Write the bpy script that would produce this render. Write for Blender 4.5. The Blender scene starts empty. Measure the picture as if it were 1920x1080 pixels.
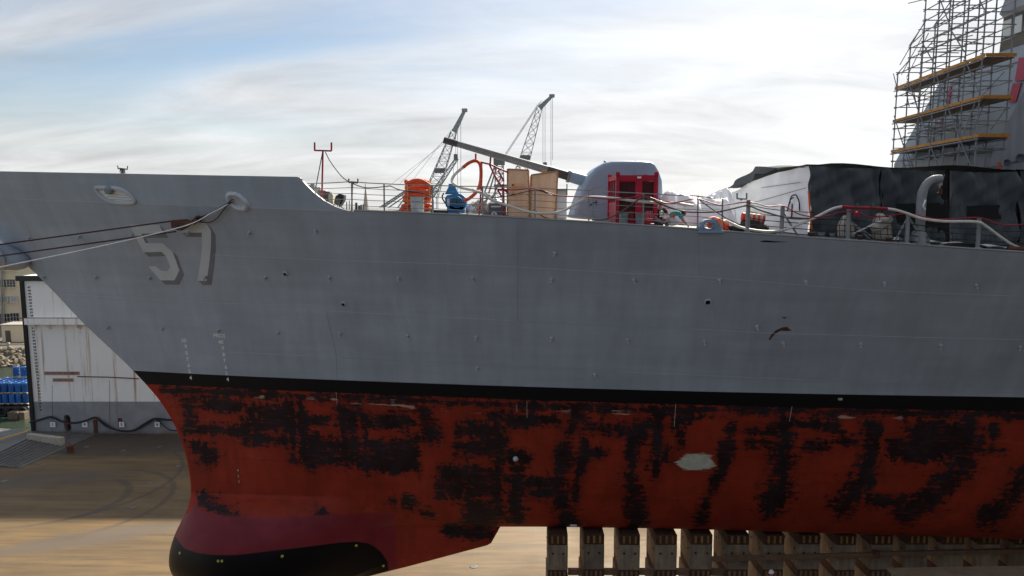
import bpy, bmesh, math, random
import numpy as np
from mathutils import Vector, Matrix
from mathutils.bvhtree import BVHTree
R = math.radians
random.seed(7); rng = np.random.default_rng(7)
scene = bpy.context.scene
C = scene.collection

# ------------------------------------------------------------------ camera, sky, sun, exposure
FPX, HZ, CAMZ = 1300.0, 395.0, 22.1           # focal length and horizon row on a 1920 px wide frame, eye height above dock floor
TH = math.atan((540 - HZ) / FPX); CT, ST = math.cos(TH), math.sin(TH)
cam = bpy.data.cameras.new('camera'); camo = bpy.data.objects.new('camera', cam); C.objects.link(camo)
cam.sensor_width = 36; cam.lens = 36 * FPX / 1920; cam.clip_start = .1; cam.clip_end = 6000
camo.location = (0, 0, CAMZ); camo.rotation_euler = (R(90) - TH, 0, 0)
scene.camera = camo
SUN_AZ, SUN_EL = R(26), R(36.5)                 # azimuth from +Y towards +X
sdir = Vector((math.sin(SUN_AZ) * math.cos(SUN_EL), math.cos(SUN_AZ) * math.cos(SUN_EL), math.sin(SUN_EL)))
world = bpy.data.worlds.new('World'); scene.world = world; world.use_nodes = True
world.cycles.sampling_method = 'MANUAL'; world.cycles.sample_map_resolution = 512
wt = world.node_tree; wn, wl = wt.nodes, wt.links; wn.clear()
def wnode(t, **k):
    n = wn.new(t)
    for a, b in k.items(): setattr(n, a, b)
    return n
def wmath(op, a, b=None, clamp=False):
    n = wn.new('ShaderNodeMath'); n.operation = op; n.use_clamp = clamp
    for i, x in enumerate((a, b)):
        if x is None: continue
        if isinstance(x, (int, float)): n.inputs[i].default_value = x
        else: wl.new(x, n.inputs[i])
    return n.outputs[0]
sky = wnode('ShaderNodeTexSky', sky_type='NISHITA', sun_disc=False, sun_elevation=SUN_EL, sun_rotation=SUN_AZ, air_density=1.0, dust_density=.6, ozone_density=1.0)
tc = wnode('ShaderNodeTexCoord')
sep = wnode('ShaderNodeSeparateXYZ'); wl.new(tc.outputs['Generated'], sep.inputs[0])
zc = wmath('ADD', wmath('MAXIMUM', sep.outputs[2], 0.0), .26)
comb = wnode('ShaderNodeCombineXYZ')
wl.new(wmath('DIVIDE', sep.outputs[0], zc), comb.inputs[0]); wl.new(wmath('DIVIDE', sep.outputs[1], zc), comb.inputs[1])
mp = wnode('ShaderNodeMapping'); mp.inputs['Rotation'].default_value = (0, 0, R(28)); mp.inputs['Scale'].default_value = (.55, 1.5, 1); mp.inputs['Location'].default_value = (7.9, 3.3, 0)
wl.new(comb.outputs[0], mp.inputs[0])
n1 = wnode('ShaderNodeTexNoise'); n1.inputs['Scale'].default_value = .8; n1.inputs['Detail'].default_value = 6; n1.inputs['Roughness'].default_value = .5; n1.inputs['Distortion'].default_value = .7
wl.new(mp.outputs[0], n1.inputs['Vector'])
n2 = wnode('ShaderNodeTexNoise'); n2.inputs['Scale'].default_value = 2.6; n2.inputs['Detail'].default_value = 7; n2.inputs['Roughness'].default_value = .6; n2.inputs['Distortion'].default_value = .4
wl.new(mp.outputs[0], n2.inputs['Vector'])
dot = wnode('ShaderNodeVectorMath', operation='DOT_PRODUCT'); wl.new(tc.outputs['Generated'], dot.inputs[0]); dot.inputs[1].default_value = sdir
dpos = wmath('MAXIMUM', dot.outputs['Value'], 0.0)
ramp = wnode('ShaderNodeMapRange', interpolation_type='SMOOTHSTEP'); ramp.inputs['From Min'].default_value = .33; ramp.inputs['From Max'].default_value = .66
low = wmath('POWER', wmath('SUBTRACT', 1.0, wmath('MAXIMUM', sep.outputs[2], 0.0)), 7.0)   # haze gathers towards the horizon all round
wl.new(wmath('ADD', wmath('ADD', n1.outputs['Fac'], wmath('MULTIPLY', wmath('SUBTRACT', dpos, .72), .10)), wmath('MULTIPLY', low, .30)), ramp.inputs['Value'])
glow = wmath('POWER', dpos, 6.0)              # thin cloud scatters forward, brighter round the sun
bright = wmath('ADD', wmath('ADD', wmath('ADD', 6.0, wmath('MULTIPLY', low, 1.0)), wmath('MULTIPLY', glow, 5.4)), wmath('MULTIPLY', wmath('SUBTRACT', n2.outputs['Fac'], .5), 7.5))
cl = wnode('ShaderNodeMixRGB', blend_type='MULTIPLY'); cl.inputs[0].default_value = 1; cl.inputs[1].default_value = (.98, .985, 1.0, 1)
cb = wnode('ShaderNodeCombineXYZ')
for i in range(3): wl.new(bright, cb.inputs[i])
wl.new(cb.outputs[0], cl.inputs[2])
mix = wnode('ShaderNodeMixRGB'); wl.new(wmath('MULTIPLY', ramp.outputs[0], .93), mix.inputs[0]); wl.new(sky.outputs[0], mix.inputs[1]); wl.new(cl.outputs[0], mix.inputs[2])
bg = wnode('ShaderNodeBackground'); bg.inputs['Strength'].default_value = .06; wl.new(mix.outputs[0], bg.inputs['Color'])
wo = wnode('ShaderNodeOutputWorld'); wl.new(bg.outputs[0], wo.inputs['Surface'])
sl = bpy.data.lights.new('sun', 'SUN'); so = bpy.data.objects.new('sun', sl); C.objects.link(so)
sl.energy = 5.0; sl.angle = R(1.8); sl.color = (1, .91, .76)
so.rotation_euler = (-sdir).to_track_quat('-Z', 'Y').to_euler(); so.location = sdir * 200
vs = scene.view_settings; vs.view_transform = 'Standard'; vs.look = 'None'; vs.exposure = .92; vs.gamma = 1; vs.use_curve_mapping = False

cy = scene.cycles; cy.max_bounces = 6; cy.diffuse_bounces = 4; cy.glossy_bounces = 3; cy.transmission_bounces = 2; cy.use_adaptive_sampling = True; cy.adaptive_threshold = .02
# ------------------------------------------------------------------ helpers
def Q(u, v, Y):
    """world point at depth Y on the sight line of photo pixel (u, v)"""
    a = (u - 960) / FPX; b = (540 - v) / FPX; t = Y / (CT + b * ST)
    return Vector((t * a, Y, CAMZ + t * (-ST + b * CT)))
def proj(x, y, z):
    z = z - CAMZ; zc_ = y * CT - z * ST
    return 960 + FPX * x / zc_, 540 - FPX * (y * ST + z * CT) / zc_
ORG = {}
def tag(o, label=None, cat=None, group=None, kind=None):
    if label: o['label'] = label
    if cat: o['category'] = cat
    if group: o['group'] = group
    if kind: o['kind'] = kind
    return o
def thing(name, loc, label, cat, group=None, parent=None):
    o = bpy.data.objects.new(name, None); o.empty_display_size = .3; C.objects.link(o)
    o.location = loc; ORG[o.name] = Vector(loc)
    return tag(o, label, cat, group)
class MB:
    def __init__(s): s.v = []; s.f = []
    def add(s, vs_, fs):
        n = len(s.v); s.v += [tuple(p) for p in vs_]; s.f += [tuple(i + n for i in f) for f in fs]; return s
    def box(s, c, d, rot=None, bev=0):
        c = Vector(c); M = rot if rot is not None else Matrix.Identity(3)
        x, y, z = d[0] / 2, d[1] / 2, d[2] / 2
        if bev <= 0:
            P = [(i * x, j * y, k * z) for k in (-1, 1) for j in (-1, 1) for i in (-1, 1)]
            F = [(0, 2, 3, 1), (4, 5, 7, 6), (0, 1, 5, 4), (2, 6, 7, 3), (0, 4, 6, 2), (1, 3, 7, 5)]
        else:
            bm = bmesh.new(); bmesh.ops.create_cube(bm, size=1)
            for q in bm.verts: q.co = Vector((q.co.x * 2 * x, q.co.y * 2 * y, q.co.z * 2 * z))
            bmesh.ops.bevel(bm, geom=bm.edges[:], offset=bev, segments=1, affect='EDGES')
            bm.verts.index_update(); P = [tuple(q.co) for q in bm.verts]; F = [tuple(q.index for q in f.verts) for f in bm.faces]; bm.free()
        return s.add([c + M @ Vector(p) for p in P], F)
    def tube(s, pts, r, n=8, cap=True):
        pts = [Vector(p) for p in pts]; m = len(pts)
        rr = r if isinstance(r, (list, tuple)) else [r] * m
        V = []; F = []; up = None
        for i, p in enumerate(pts):
            t = (pts[min(i + 1, m - 1)] - pts[max(i - 1, 0)]).normalized()
            if up is None:
                up = Vector((0, 0, 1)) if abs(t.z) < .9 else Vector((1, 0, 0))
            a = t.cross(up).normalized(); b = a.cross(t).normalized(); up = b
            for k in range(n):
                w = 2 * math.pi * k / n
                V.append(p + (a * math.cos(w) + b * math.sin(w)) * rr[i])
        for i in range(m - 1):
            for k in range(n):
                F.append((i * n + k, i * n + (k + 1) % n, (i + 1) * n + (k + 1) % n, (i + 1) * n + k))
        if cap: F += [tuple(range(n - 1, -1, -1)), tuple((m - 1) * n + k for k in range(n))]
        return s.add(V, F)
    def bar(s, a, b, r, n=6): return s.tube([a, b], r, n)
    def lathe(s, prof, c=(0, 0, 0), n=20, M=None):
        c = Vector(c); M = M or Matrix.Identity(3); V = []; F = []; m = len(prof)
        for (r, z) in prof:
            for k in range(n):
                w = 2 * math.pi * k / n; V.append(c + M @ Vector((r * math.cos(w), r * math.sin(w), z)))
        for i in range(m - 1):
            for k in range(n): F.append((i * n + k, i * n + (k + 1) % n, (i + 1) * n + (k + 1) % n, (i + 1) * n + k))
        F += [tuple(range(n - 1, -1, -1)), tuple((m - 1) * n + k for k in range(n))]
        return s.add(V, F)
    def grid(s, P):
        P = [[Vector(p) for p in row] for row in P]; h, w = len(P), len(P[0])
        return s.add([p for row in P for p in row], [(i * w + j, i * w + j + 1, (i + 1) * w + j + 1, (i + 1) * w + j) for i in range(h - 1) for j in range(w - 1)])
    def prism(s, poly, d):
        """polygon of points extruded by vector d"""
        n = len(poly); d = Vector(d); A = [Vector(p) for p in poly]
        return s.add(A + [p + d for p in A], [tuple(range(n))[::-1], tuple(range(n, 2 * n))] + [(i, (i + 1) % n, (i + 1) % n + n, i + n) for i in range(n)])
    def build(s, name, mat, parent=None, smooth=False, world=True):
        me = bpy.data.meshes.new(name); o = bpy.data.objects.new(name, me)
        org = Vector((0, 0, 0))
        if parent is not None and world: org = ORG.get(parent.name, Vector((0, 0, 0)))
        me.from_pydata([Vector(p) - org for p in s.v], [], s.f); me.materials.append(mat)
        bm = bmesh.new(); bm.from_mesh(me); bmesh.ops.recalc_face_normals(bm, faces=bm.faces[:]); bm.to_mesh(me); bm.free()
        if smooth:
            for p in me.polygons: p.use_smooth = True
            if smooth != 'all': me.set_sharp_from_angle(angle=R(38))
        C.objects.link(o)
        if parent is not None: o.parent = parent
        ORG[o.name] = org
        return o
def copy_tree(o, parent=None):
    c = o.copy(); C.objects.link(c); c.parent = parent
    if parent is not None: c.matrix_parent_inverse = o.matrix_parent_inverse
    for ch in o.children: copy_tree(ch, c)
    return c
def cr(pts, k=8):
    """Catmull-Rom smoothing"""
    P = [Vector(p) for p in pts]; P = [P[0] * 2 - P[1]] + P + [P[-1] * 2 - P[-2]]; out = []
    for i in range(1, len(P) - 2):
        a, b, c, d = P[i - 1:i + 3]
        for j in range(k):
            t = j / k
            out.append(.5 * ((2 * b) + (c - a) * t + (2 * a - 5 * b + 4 * c - d) * t * t + (3 * b - a - 3 * c + d) * t ** 3))
    out.append(P[-2]); return out

def nmat(name, col, rough=.6, metal=0, var=.18, scale=1.5, col2=None, patch=None, bump=.15, bscale=30, streak=0, spec=.4, rnd=0):
    """procedural material: base colour varied by noise, optional second colour in patches (col2, threshold), fine bump, vertical streaks"""
    m = bpy.data.materials.new(name); m.use_nodes = True; t = m.node_tree; N, L = t.nodes, t.links
    b = N['Principled BSDF']; b.inputs['Roughness'].default_value = rough; b.inputs['Metallic'].default_value = metal; b.inputs['Specular IOR Level'].default_value = spec
    class _T: pass
    tc_ = _T(); P0 = N.new('ShaderNodeTexCoord').outputs['Object']; tc_.outputs = {'Object': P0}
    if rnd:
        oi = N.new('ShaderNodeObjectInfo'); va = N.new('ShaderNodeVectorMath'); va.operation = 'ADD'; L.new(P0, va.inputs[0]); L.new(mth(N, L, 'MULTIPLY', oi.outputs['Random'], 90), va.inputs[1]); tc_.outputs = {'Object': va.outputs[0]}
    no = N.new('ShaderNodeTexNoise'); no.inputs['Scale'].default_value = scale; no.inputs['Detail'].default_value = 6; no.inputs['Roughness'].default_value = .6
    L.new(tc_.outputs['Object'], no.inputs['Vector'])
    r = N.new('ShaderNodeMapRange'); r.inputs['From Min'].default_value = .3; r.inputs['From Max'].default_value = .7; r.inputs['To Min'].default_value = 1 - var; r.inputs['To Max'].default_value = 1 + var
    L.new(no.outputs['Fac'], r.inputs['Value'])
    src = r.outputs[0]
    if rnd: src = mth(N, L, 'MULTIPLY', src, mrange(N, L, oi.outputs['Random'], 0, 1, 1 - rnd, 1 + rnd))
    if streak:
        mpp = N.new('ShaderNodeMapping'); mpp.inputs['Scale'].default_value = (4, 4, .25); L.new(tc_.outputs['Object'], mpp.inputs[0])
        ns = N.new('ShaderNodeTexNoise'); ns.inputs['Scale'].default_value = 1.2; ns.inputs['Detail'].default_value = 5; L.new(mpp.outputs[0], ns.inputs['Vector'])
        r2 = N.new('ShaderNodeMapRange'); r2.inputs['From Min'].default_value = .35; r2.inputs['From Max'].default_value = .65; r2.inputs['To Min'].default_value = 1 - streak; r2.inputs['To Max'].default_value = 1 + streak * .4
        L.new(ns.outputs['Fac'], r2.inputs['Value'])
        mm = N.new('ShaderNodeMath'); mm.operation = 'MULTIPLY'; L.new(src, mm.inputs[0]); L.new(r2.outputs[0], mm.inputs[1]); src = mm.outputs[0]
    mx = N.new('ShaderNodeMixRGB'); mx.inputs[1].default_value = (*col, 1); mx.inputs[0].default_value = 0
    if col2:
        n3 = N.new('ShaderNodeTexNoise'); n3.inputs['Scale'].default_value = scale * 1.7; n3.inputs['Detail'].default_value = 8; n3.inputs['Roughness'].default_value = .65
        L.new(tc_.outputs['Object'], n3.inputs['Vector'])
        r3 = N.new('ShaderNodeMapRange'); r3.inputs['From Min'].default_value = patch; r3.inputs['From Max'].default_value = patch + .1
        L.new(n3.outputs['Fac'], r3.inputs['Value']); L.new(r3.outputs[0], mx.inputs[0]); mx.inputs[2].default_value = (*col2, 1)
    mul = N.new('ShaderNodeMixRGB'); mul.blend_type = 'MULTIPLY'; mul.inputs[0].default_value = 1
    L.new(mx.outputs[0], mul.inputs[1])
    cb_ = N.new('ShaderNodeCombineXYZ')
    for i in range(3): L.new(src, cb_.inputs[i])
    L.new(cb_.outputs[0], mul.inputs[2]); L.new(mul.outputs[0], b.inputs['Base Color'])
    if bump:
        nb = N.new('ShaderNodeTexNoise'); nb.inputs['Scale'].default_value = bscale; nb.inputs['Detail'].default_value = 4
        L.new(tc_.outputs['Object'], nb.inputs['Vector'])
        bp = N.new('ShaderNodeBump'); bp.inputs['Strength'].default_value = bump; bp.inputs['Distance'].default_value = .02
        L.new(nb.outputs['Fac'], bp.inputs['Height']); L.new(bp.outputs[0], b.inputs['Normal'])
    return m
def mixn(N, L, fac, a, b):
    m = N.new('ShaderNodeMixRGB')
    for i, x in enumerate((fac, a, b)):
        if isinstance(x, tuple): m.inputs[i].default_value = (*x, 1)
        elif isinstance(x, (int, float)): m.inputs[i].default_value = x
        else: L.new(x, m.inputs[i])
    return m.outputs[0]
def mth(N, L, op, a, b=None, clamp=False):
    n = N.new('ShaderNodeMath'); n.operation = op; n.use_clamp = clamp
    for i, x in enumerate((a, b)):
        if x is None: continue
        if isinstance(x, (int, float)): n.inputs[i].default_value = x
        else: L.new(x, n.inputs[i])
    return n.outputs[0]
def noisen(N, L, vec, scale, detail=6, rough=.6, sc=None, rot=None, dist=0):
    if sc or rot:
        mp_ = N.new('ShaderNodeMapping'); L.new(vec, mp_.inputs[0])
        if sc: mp_.inputs['Scale'].default_value = sc
        if rot: mp_.inputs['Rotation'].default_value = rot
        vec = mp_.outputs[0]
    n = N.new('ShaderNodeTexNoise'); n.inputs['Scale'].default_value = scale; n.inputs['Detail'].default_value = detail; n.inputs['Roughness'].default_value = rough; n.inputs['Distortion'].default_value = dist
    L.new(vec, n.inputs['Vector']); return n.outputs['Fac']
def mrange(N, L, x, a, b, c=0, d=1, smooth=False):
    n = N.new('ShaderNodeMapRange')
    if smooth: n.interpolation_type = 'SMOOTHSTEP'
    for i, k in enumerate(('From Min', 'From Max', 'To Min', 'To Max')): n.inputs[k].default_value = (a, b, c, d)[i]
    L.new(x, n.inputs['Value']); return n.outputs[0]

M = {}
def mk(key, *a, **k): M[key] = nmat(key.replace('_', ' '), *a, **k)
mk('steel_gray', (.16, .17, .18), .5, .0, var=.15)
mk('galv', (.23, .235, .24), .5, .2, var=.2, scale=4)
mk('rail_gray', (.27, .28, .29), .5, .0, var=.12)
mk('turret', (.215, .29, .395), .5, var=.06, scale=.8, bump=.03)
mk('dark_metal', (.035, .036, .04), .5, .2)
mk('barrel_gray', (.16, .175, .185), .45, .1, var=.1)
mk('barrel_dark', (.05, .05, .057), .5, .1, var=.1)
mk('red_paint', (.38, .006, .03), .4, var=.12, scale=2)
mk('red_pipe', (.36, .015, .035), .5)
mk('orange_duct', (.62, .085, .025), .65, var=.25, scale=3)
mk('orange_bright', (.78, .14, .03), .6)
mk('white_plastic', (.75, .77, .78), .45, var=.06, bump=.05)
mk('white_wrap', (.86, .87, .89), .35, var=.07, scale=1.2, bump=.15, bscale=6)
mk('white_hose', (.68, .66, .60), .55, var=.14, scale=6)
mk('bin_white', (.55, .58, .57), .5, var=.12, scale=4)
mk('bin_gray', (.24, .28, .28), .5, var=.12)
mk('blue_machine', (.01, .19, .46), .4, var=.12)
mk('blue_drum', (.012, .09, .32), .32, var=.15, scale=.8, bump=0, rnd=.22)
mk('plywood', (.95, .60, .38), .65, var=.1, scale=1.2, streak=.12)
mk('plywood_edge', (.40, .24, .12), .7)
mk('tarp', (.088, .099, .108), .95, var=.07, scale=2, bump=.3, bscale=14, streak=.06, spec=.15, rnd=.1)
mk('tarp_black', (.006, .006, .007), .8, bump=.05)
mk('black_rubber', (.01, .01, .011), .55, bump=.05)
mk('black_cable', (.015, .016, .018), .5, bump=0)
mk('brown_rope', (.075, .038, .026), .8, bump=.3, bscale=80)
mk('white_rope', (.92, .92, .9), .7, bump=0)
mk('rust', (.115, .045, .028), .8, var=.3, scale=6)
mk('canvas', (.47, .43, .37), .8, var=.2, scale=5)
mk('canvas_dark', (.12, .10, .08), .8)
mk('yellow_board', (.48, .20, .02), .6, var=.15, scale=3)
mk('plank', (.13, .10, .075), .8, var=.3, scale=4, rnd=.22)
mk('super_gray', (.30, .305, .33), .55, var=.1, scale=.7, bump=.05, streak=.12)
mk('super_blue', (.30, .345, .385), .55, var=.1, scale=.7, bump=.05)
mk('glass_dark', (.03, .035, .04), .1, var=0, bump=0, spec=.7)
mk('pane_light', (.55, .57, .55), .15, var=.1, bump=0)
mk('window_frame', (.09, .08, .06), .6)
mk('wood_cap', (.07, .032, .018), .8, var=.35, scale=5, rnd=.22)
mk('wood_wedge', (.26, .15, .05), .75, var=.25, scale=6, rnd=.22)
mk('concrete_block', (.25, .195, .14), .85, var=.22, scale=2, col2=(.22, .10, .07), patch=.62, streak=.25, bump=.4, rnd=.22)
mk('timber', (.20, .12, .075), .8, var=.25, scale=3, rnd=.22)
mk('timber_pale', (.25, .19, .13), .75, var=.2)
mk('concrete', (.42, .38, .30), .85, var=.2, scale=2, bump=.3)
mk('ramp_steel', (.15, .145, .14), .5, .3, var=.25, scale=2)
mk('beige_wall', (.72, .60, .42), .8, var=.06, scale=.3)
mk('quay', (.35, .33, .30), .85, var=.2)
mk('rock', (.18, .15, .11), .9, var=.5, scale=1.2, bump=.6)
mk('land', (.16, .15, .13), .9, var=.3, scale=.05)
mk('crane_gray', (.22, .25, .265), .6, var=.15)
mk('crane_dark', (.12, .135, .14), .6)
mk('skin', (.38, .19, .12), .6, var=.05, bump=0)
mk('shirt_black', (.012, .013, .016), .8, bump=.1)
mk('jeans', (.13, .11, .14), .85, bump=.1)
mk('teal_cloth', (.02, .30, .33), .75, var=.1, scale=4)
mk('pale_cloth', (.62, .56, .6), .8)
mk('white_paint', (.86, .87, .87), .6, var=.08)
mk('hull_number', (.58, .62, .65), .55, var=.08, bump=.03)
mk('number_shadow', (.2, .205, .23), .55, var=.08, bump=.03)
mk('sign_white', (.8, .8, .78), .5, var=.05)
mk('sign_brown', (.42, .26, .20), .6)
mk('sign_text', (.16, .06, .05), .6)
mk('stencil_black', (.02, .02, .02), .6)
mk('yellow_line', (.7, .5, .08), .7)
mk('yellow_dot', (.55, .5, .12), .6)
mk('white_box', (.75, .74, .76), .5, var=.05)
mk('gray_cabinet', (.12, .13, .17), .5)
mk('padeye', (.42, .44, .46), .45, .1)
mk('deck', (.20, .205, .21), .75, var=.15, scale=1.5, bump=.3)
mk('stencil_orange', (.95, .42, .12), .6)
mk('red_orange', (.6, .05, .025), .55, var=.3, scale=6)
mk('hat_white', (.82, .82, .82), .35, bump=0)
mk('vest_orange', (.85, .12, .02), .6, bump=0)
mk('pallet', (.55, .45, .33), .8, var=.2, rnd=.22)
mk('hawse', (.55, .57, .6), .35, .2, var=.15, scale=5)

# ------------------------------------------------------------------ hull
YC = 34.0
ZW = Q(250, 695, YC).z                          # top of the black boot-top band
ZK = Q(940, 984, YC).z                          # keel
STEM = sorted([(22.95, -27.5), (21.2, -25.55), (18.84, -23.12), (16.84, -21.42), (14.15, -18.94), (12.59, -17.69), (10.85, -16.84), (9.31, -16.47), (8.2, -16.38), (7.6, -16.42),
               (7.0, -16.58), (6.34, -16.9), (5.6, -17.25), (4.76, -17.5), (4.0, -17.52), (3.4, -17.25), (2.9, -16.6), (2.62, -15.4)])
SZ, SX = [a for a, b in STEM], [b for a, b in STEM]
def smooth_interp(x, xs_, ys):
    """monotone-ish cubic (Hermite) interpolation"""
    xs_ = np.array(xs_, float); ys = np.array(ys, float); x = np.asarray(x, float)
    d = np.gradient(ys, xs_); i = np.clip(np.searchsorted(xs_, x) - 1, 0, len(xs_) - 2)
    h = xs_[i + 1] - xs_[i]; t = np.clip((x - xs_[i]) / h, 0, 1)
    return (1 + 2 * t) * (1 - t) ** 2 * ys[i] + t * (1 - t) ** 2 * h * d[i] + t * t * (3 - 2 * t) * ys[i + 1] + t * t * (t - 1) * h * d[i + 1]
def stem(z): return smooth_interp(z, SZ, SX)
XTIP = -27.5
def HD(s): return 8.3 * (1 - np.exp(-np.maximum(s, 0) / 18.0))
def HW(s): return smooth_interp(np.clip(s, 0, 120), [0, 5.2, 12.4, 18.9, 26.3, 31.5, 40.9, 60, 85, 120], [0, 1.02, 2.18, 3.08, 3.92, 4.37, 4.98, 6.4, 7.6, 8.0])
DL_U = [-400, 0, 250, 470, 640, 870, 1100, 1300, 1500, 1700, 1920]
DL_V = [362, 372, 381, 389.5, 395, 404, 417, 430.5, 446, 459, 475]
BW_U = [-400, 0, 230, 400, 563, 568, 578, 592, 610, 630, 652]
BW_V = [314, 321.5, 326, 329.5, 332.5, 334, 347, 362, 377, 388, 395.6]
def solve_z(X, U, V):
    z = 22.0
    Y = YC - float(HD(X - XTIP))
    for _ in range(6):
        u, v = proj(X, Y, z); z = Q(u, float(np.interp(u, U, V)), Y).z
    return z
_xs = np.linspace(-24.5, 20, 90); _zs = np.array([solve_z(x, DL_U, DL_V) for x in _xs])
_zs = np.convolve(np.pad(_zs, 4, mode='edge'), np.ones(9) / 9, 'valid')
_xs = np.concatenate([[-27.5], _xs[4:-4], [26, 40, 110]]); _zs = np.concatenate([[_zs[4] + .16], _zs[4:-4], [_zs[-5] - .5, _zs[-5] - 1.1, _zs[-5] - 1.8]])
def zdeck(X): return np.interp(X, _xs, _zs)
def dome(X, z):
    xn = stem(z); h = np.where(z > 4.7, 3.1, 2.1)
    bm_ = 2.35 * np.sqrt(np.clip(1 - ((z - 4.7) / h) ** 2, 0, 1))
    L = -5.2 - xn; r = np.clip((X - xn) / L, 0, 1)
    nose = np.sqrt(np.clip(1 - (1 - np.minimum(r / .34, 1)) ** 2, 0, 1)); q = np.clip((r - .4) / .6, 0, 1)
    return bm_ * nose * (1 - q * q * (3 - 2 * q))
S = np.concatenate([np.linspace(0, 1, 14)[:-1], np.arange(1, 46, .115), np.linspace(46, 108, 32)])
NBEL, NABV = 80, 64
rowsX, rowsB, rowsZ = [], [], []
for q in np.linspace(0, 1, NBEL, endpoint=False):
    z = ZK + (ZW - ZK) * q; xs_ = float(stem(z)); X = xs_ + S
    e = np.interp(S, [0, 8, 20, 32, 45, 80], [.8, .75, .56, .36, .24, .15])
    sc_ = np.clip(S / 1.0, 0, 1)
    bh = .22 * sc_ + np.maximum(HW(S) - .22 * sc_, 0) * q ** e
    bd = dome(X, z)
    rowsX.append(X); rowsB.append((bh ** 3 + bd ** 3) ** (1 / 3)); rowsZ.append(np.full_like(S, z))
for t in np.linspace(0, 1, NABV):
    zs_ = ZW + (22.95 - ZW) * t; xs_ = float(stem(zs_)); X = xs_ + S
    w = t ** 1.22
    rowsX.append(X); rowsB.append((1 - w) * HW(S) + w * HD(S)); rowsZ.append(ZW + (zdeck(X) - ZW) * t)
HX, HB, HZZ = np.array(rowsX), np.array(rowsB), np.array(rowsZ)
# below the keel: sonar bulb and its fairing
XE_Z = [2.62, 2.9, 3.31, 3.9, 5.05, 5.6, ZK + .001]; XE_X = [-11, -9.6, -7.45, -5.2, -1.1, -.8, -.55]
dz = np.concatenate([np.linspace(2.63, 3.4, 14)[:-1], np.linspace(3.4, ZK, 26)]); dr = (1 - np.cos(np.linspace(0, 1, 90) * math.pi)) / 2
DX, DB, DZ = [], [], []
for z in dz:
    xn = float(stem(z)); xe = float(np.interp(z, XE_Z, XE_X)); X = xn + (xe - xn) * dr
    kh = .22 * np.clip((X - xn) / 1.0, 0, 1) * np.sqrt(np.clip((xe - X) / .5, 0, 1)) * (1 if z > 3.2 else .6)
    bd = dome(X, np.full_like(X, z)) * np.sqrt(np.clip((xe - X) / 2.0, 0, 1))
    DX.append(X); DB.append((kh ** 3 + bd ** 3) ** (1 / 3)); DZ.append(np.full_like(X, z))
DX, DB, DZ = np.array(DX), np.array(DB), np.array(DZ)

def seg_dist(U, V, pts):
    d = np.full(U.shape, 1e9)
    for (x0, y0), (x1, y1) in zip(pts[:-1], pts[1:]):
        dx, dy = x1 - x0, y1 - y0; l = dx * dx + dy * dy + 1e-9
        t = np.clip(((U - x0) * dx + (V - y0) * dy) / l, 0, 1)
        d = np.minimum(d, np.hypot(U - x0 - t * dx, V - y0 - t * dy))
    return d
def poly_sd(U, V, poly):
    """signed distance, positive inside"""
    d = seg_dist(U, V, poly + [poly[0]]); ins = np.zeros(U.shape, bool); n = len(poly)
    for i in range(n):
        (x0, y0), (x1, y1) = poly[i], poly[(i + 1) % n]
        if y0 == y1: continue
        c = ((y0 > V) != (y1 > V)) & (U < (x1 - x0) * (V - y0) / (y1 - y0) + x0); ins ^= c
    return np.where(ins, d, -d)
# worn dark patches in the red bottom paint, traced as strokes (points, radius) and blocks
STROKES = [([(310, 732), (433, 735), (544, 741), (666, 748), (760, 750), (807, 751), (889, 757), (968, 760), (1078, 764), (1235, 769), (1300, 770), (1479, 769), (1778, 775), (1990, 781)], 5.0),
 ([(355, 756), (356, 796)], 14), ([(388, 759), (447, 763)], 7), ([(373, 805), (451, 807)], 7), ([(370, 838), (392, 850), (380, 862)], 10), ([(466, 823), (534, 826)], 6),
 ([(547, 756), (549, 861)], 4), ([(562, 760), (573, 858), (584, 874)], 7), ([(573, 788), (610, 788)], 4), ([(673, 754), (684, 821)], 6), ([(794, 772), (810, 818)], 11),
 ([(933, 782), (935, 889), (927, 968)], 9), ([(970, 880), (968, 968)], 10), ([(840, 994), (915, 1000)], 8), ([(952, 787), (1046, 790)], 7), ([(1056, 842), (1049, 920), (1065, 974)], 12),
 ([(1075, 782), (1071, 805)], 10), ([(1092, 782), (1097, 851), (1081, 901), (1076, 940)], 4), ([(992, 906), (1046, 909)], 5), ([(1000, 924), (1046, 926)], 5), ([(1100, 800), (1166, 808)], 9),
 ([(1200, 798), (1210, 798)], 12), ([(1237, 775), (1233, 830), (1229, 889)], 6), ([(1188, 826), (1182, 895), (1194, 970)], 11), ([(1248, 846), (1246, 860)], 8), ([(1372, 800), (1356, 876), (1335, 918), (1313, 971)], 8),
 ([(1475, 795), (1468, 841), (1468, 897), (1447, 939)], 16), ([(1405, 808), (1478, 812)], 8), ([(1405, 830), (1470, 832)], 6), ([(1500, 795), (1560, 800)], 8), ([(1510, 835), (1545, 838)], 7),
 ([(1637, 800), (1623, 897), (1577, 953)], 13), ([(1820, 795), (1799, 883), (1743, 939), (1700, 964)], 15), ([(1930, 895), (1883, 946), (1850, 975)], 14), ([(1630, 940), (1690, 942)], 7),
 ([(760, 942), (770, 948)], 8), ([(731, 940), (735, 942)], 5), ([(800, 962), (806, 964)], 5), ([(960, 856), (985, 862)], 8), ([(700, 784), (775, 790)], 6), ([(870, 806), (925, 812)], 10), ([(1110, 845), (1135, 850)], 5),
 ([(380, 940), (400, 952), (430, 960)], 10), ([(598, 957), (604, 960)], 6), ([(1270, 800), (1276, 830)], 6), ([(1862, 800), (1868, 818)], 6), ([(1760, 850), (1880, 846)], 4), ([(1580, 825), (1600, 830)], 7), ([(1300, 772), (1262, 800)], 4)]
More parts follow.
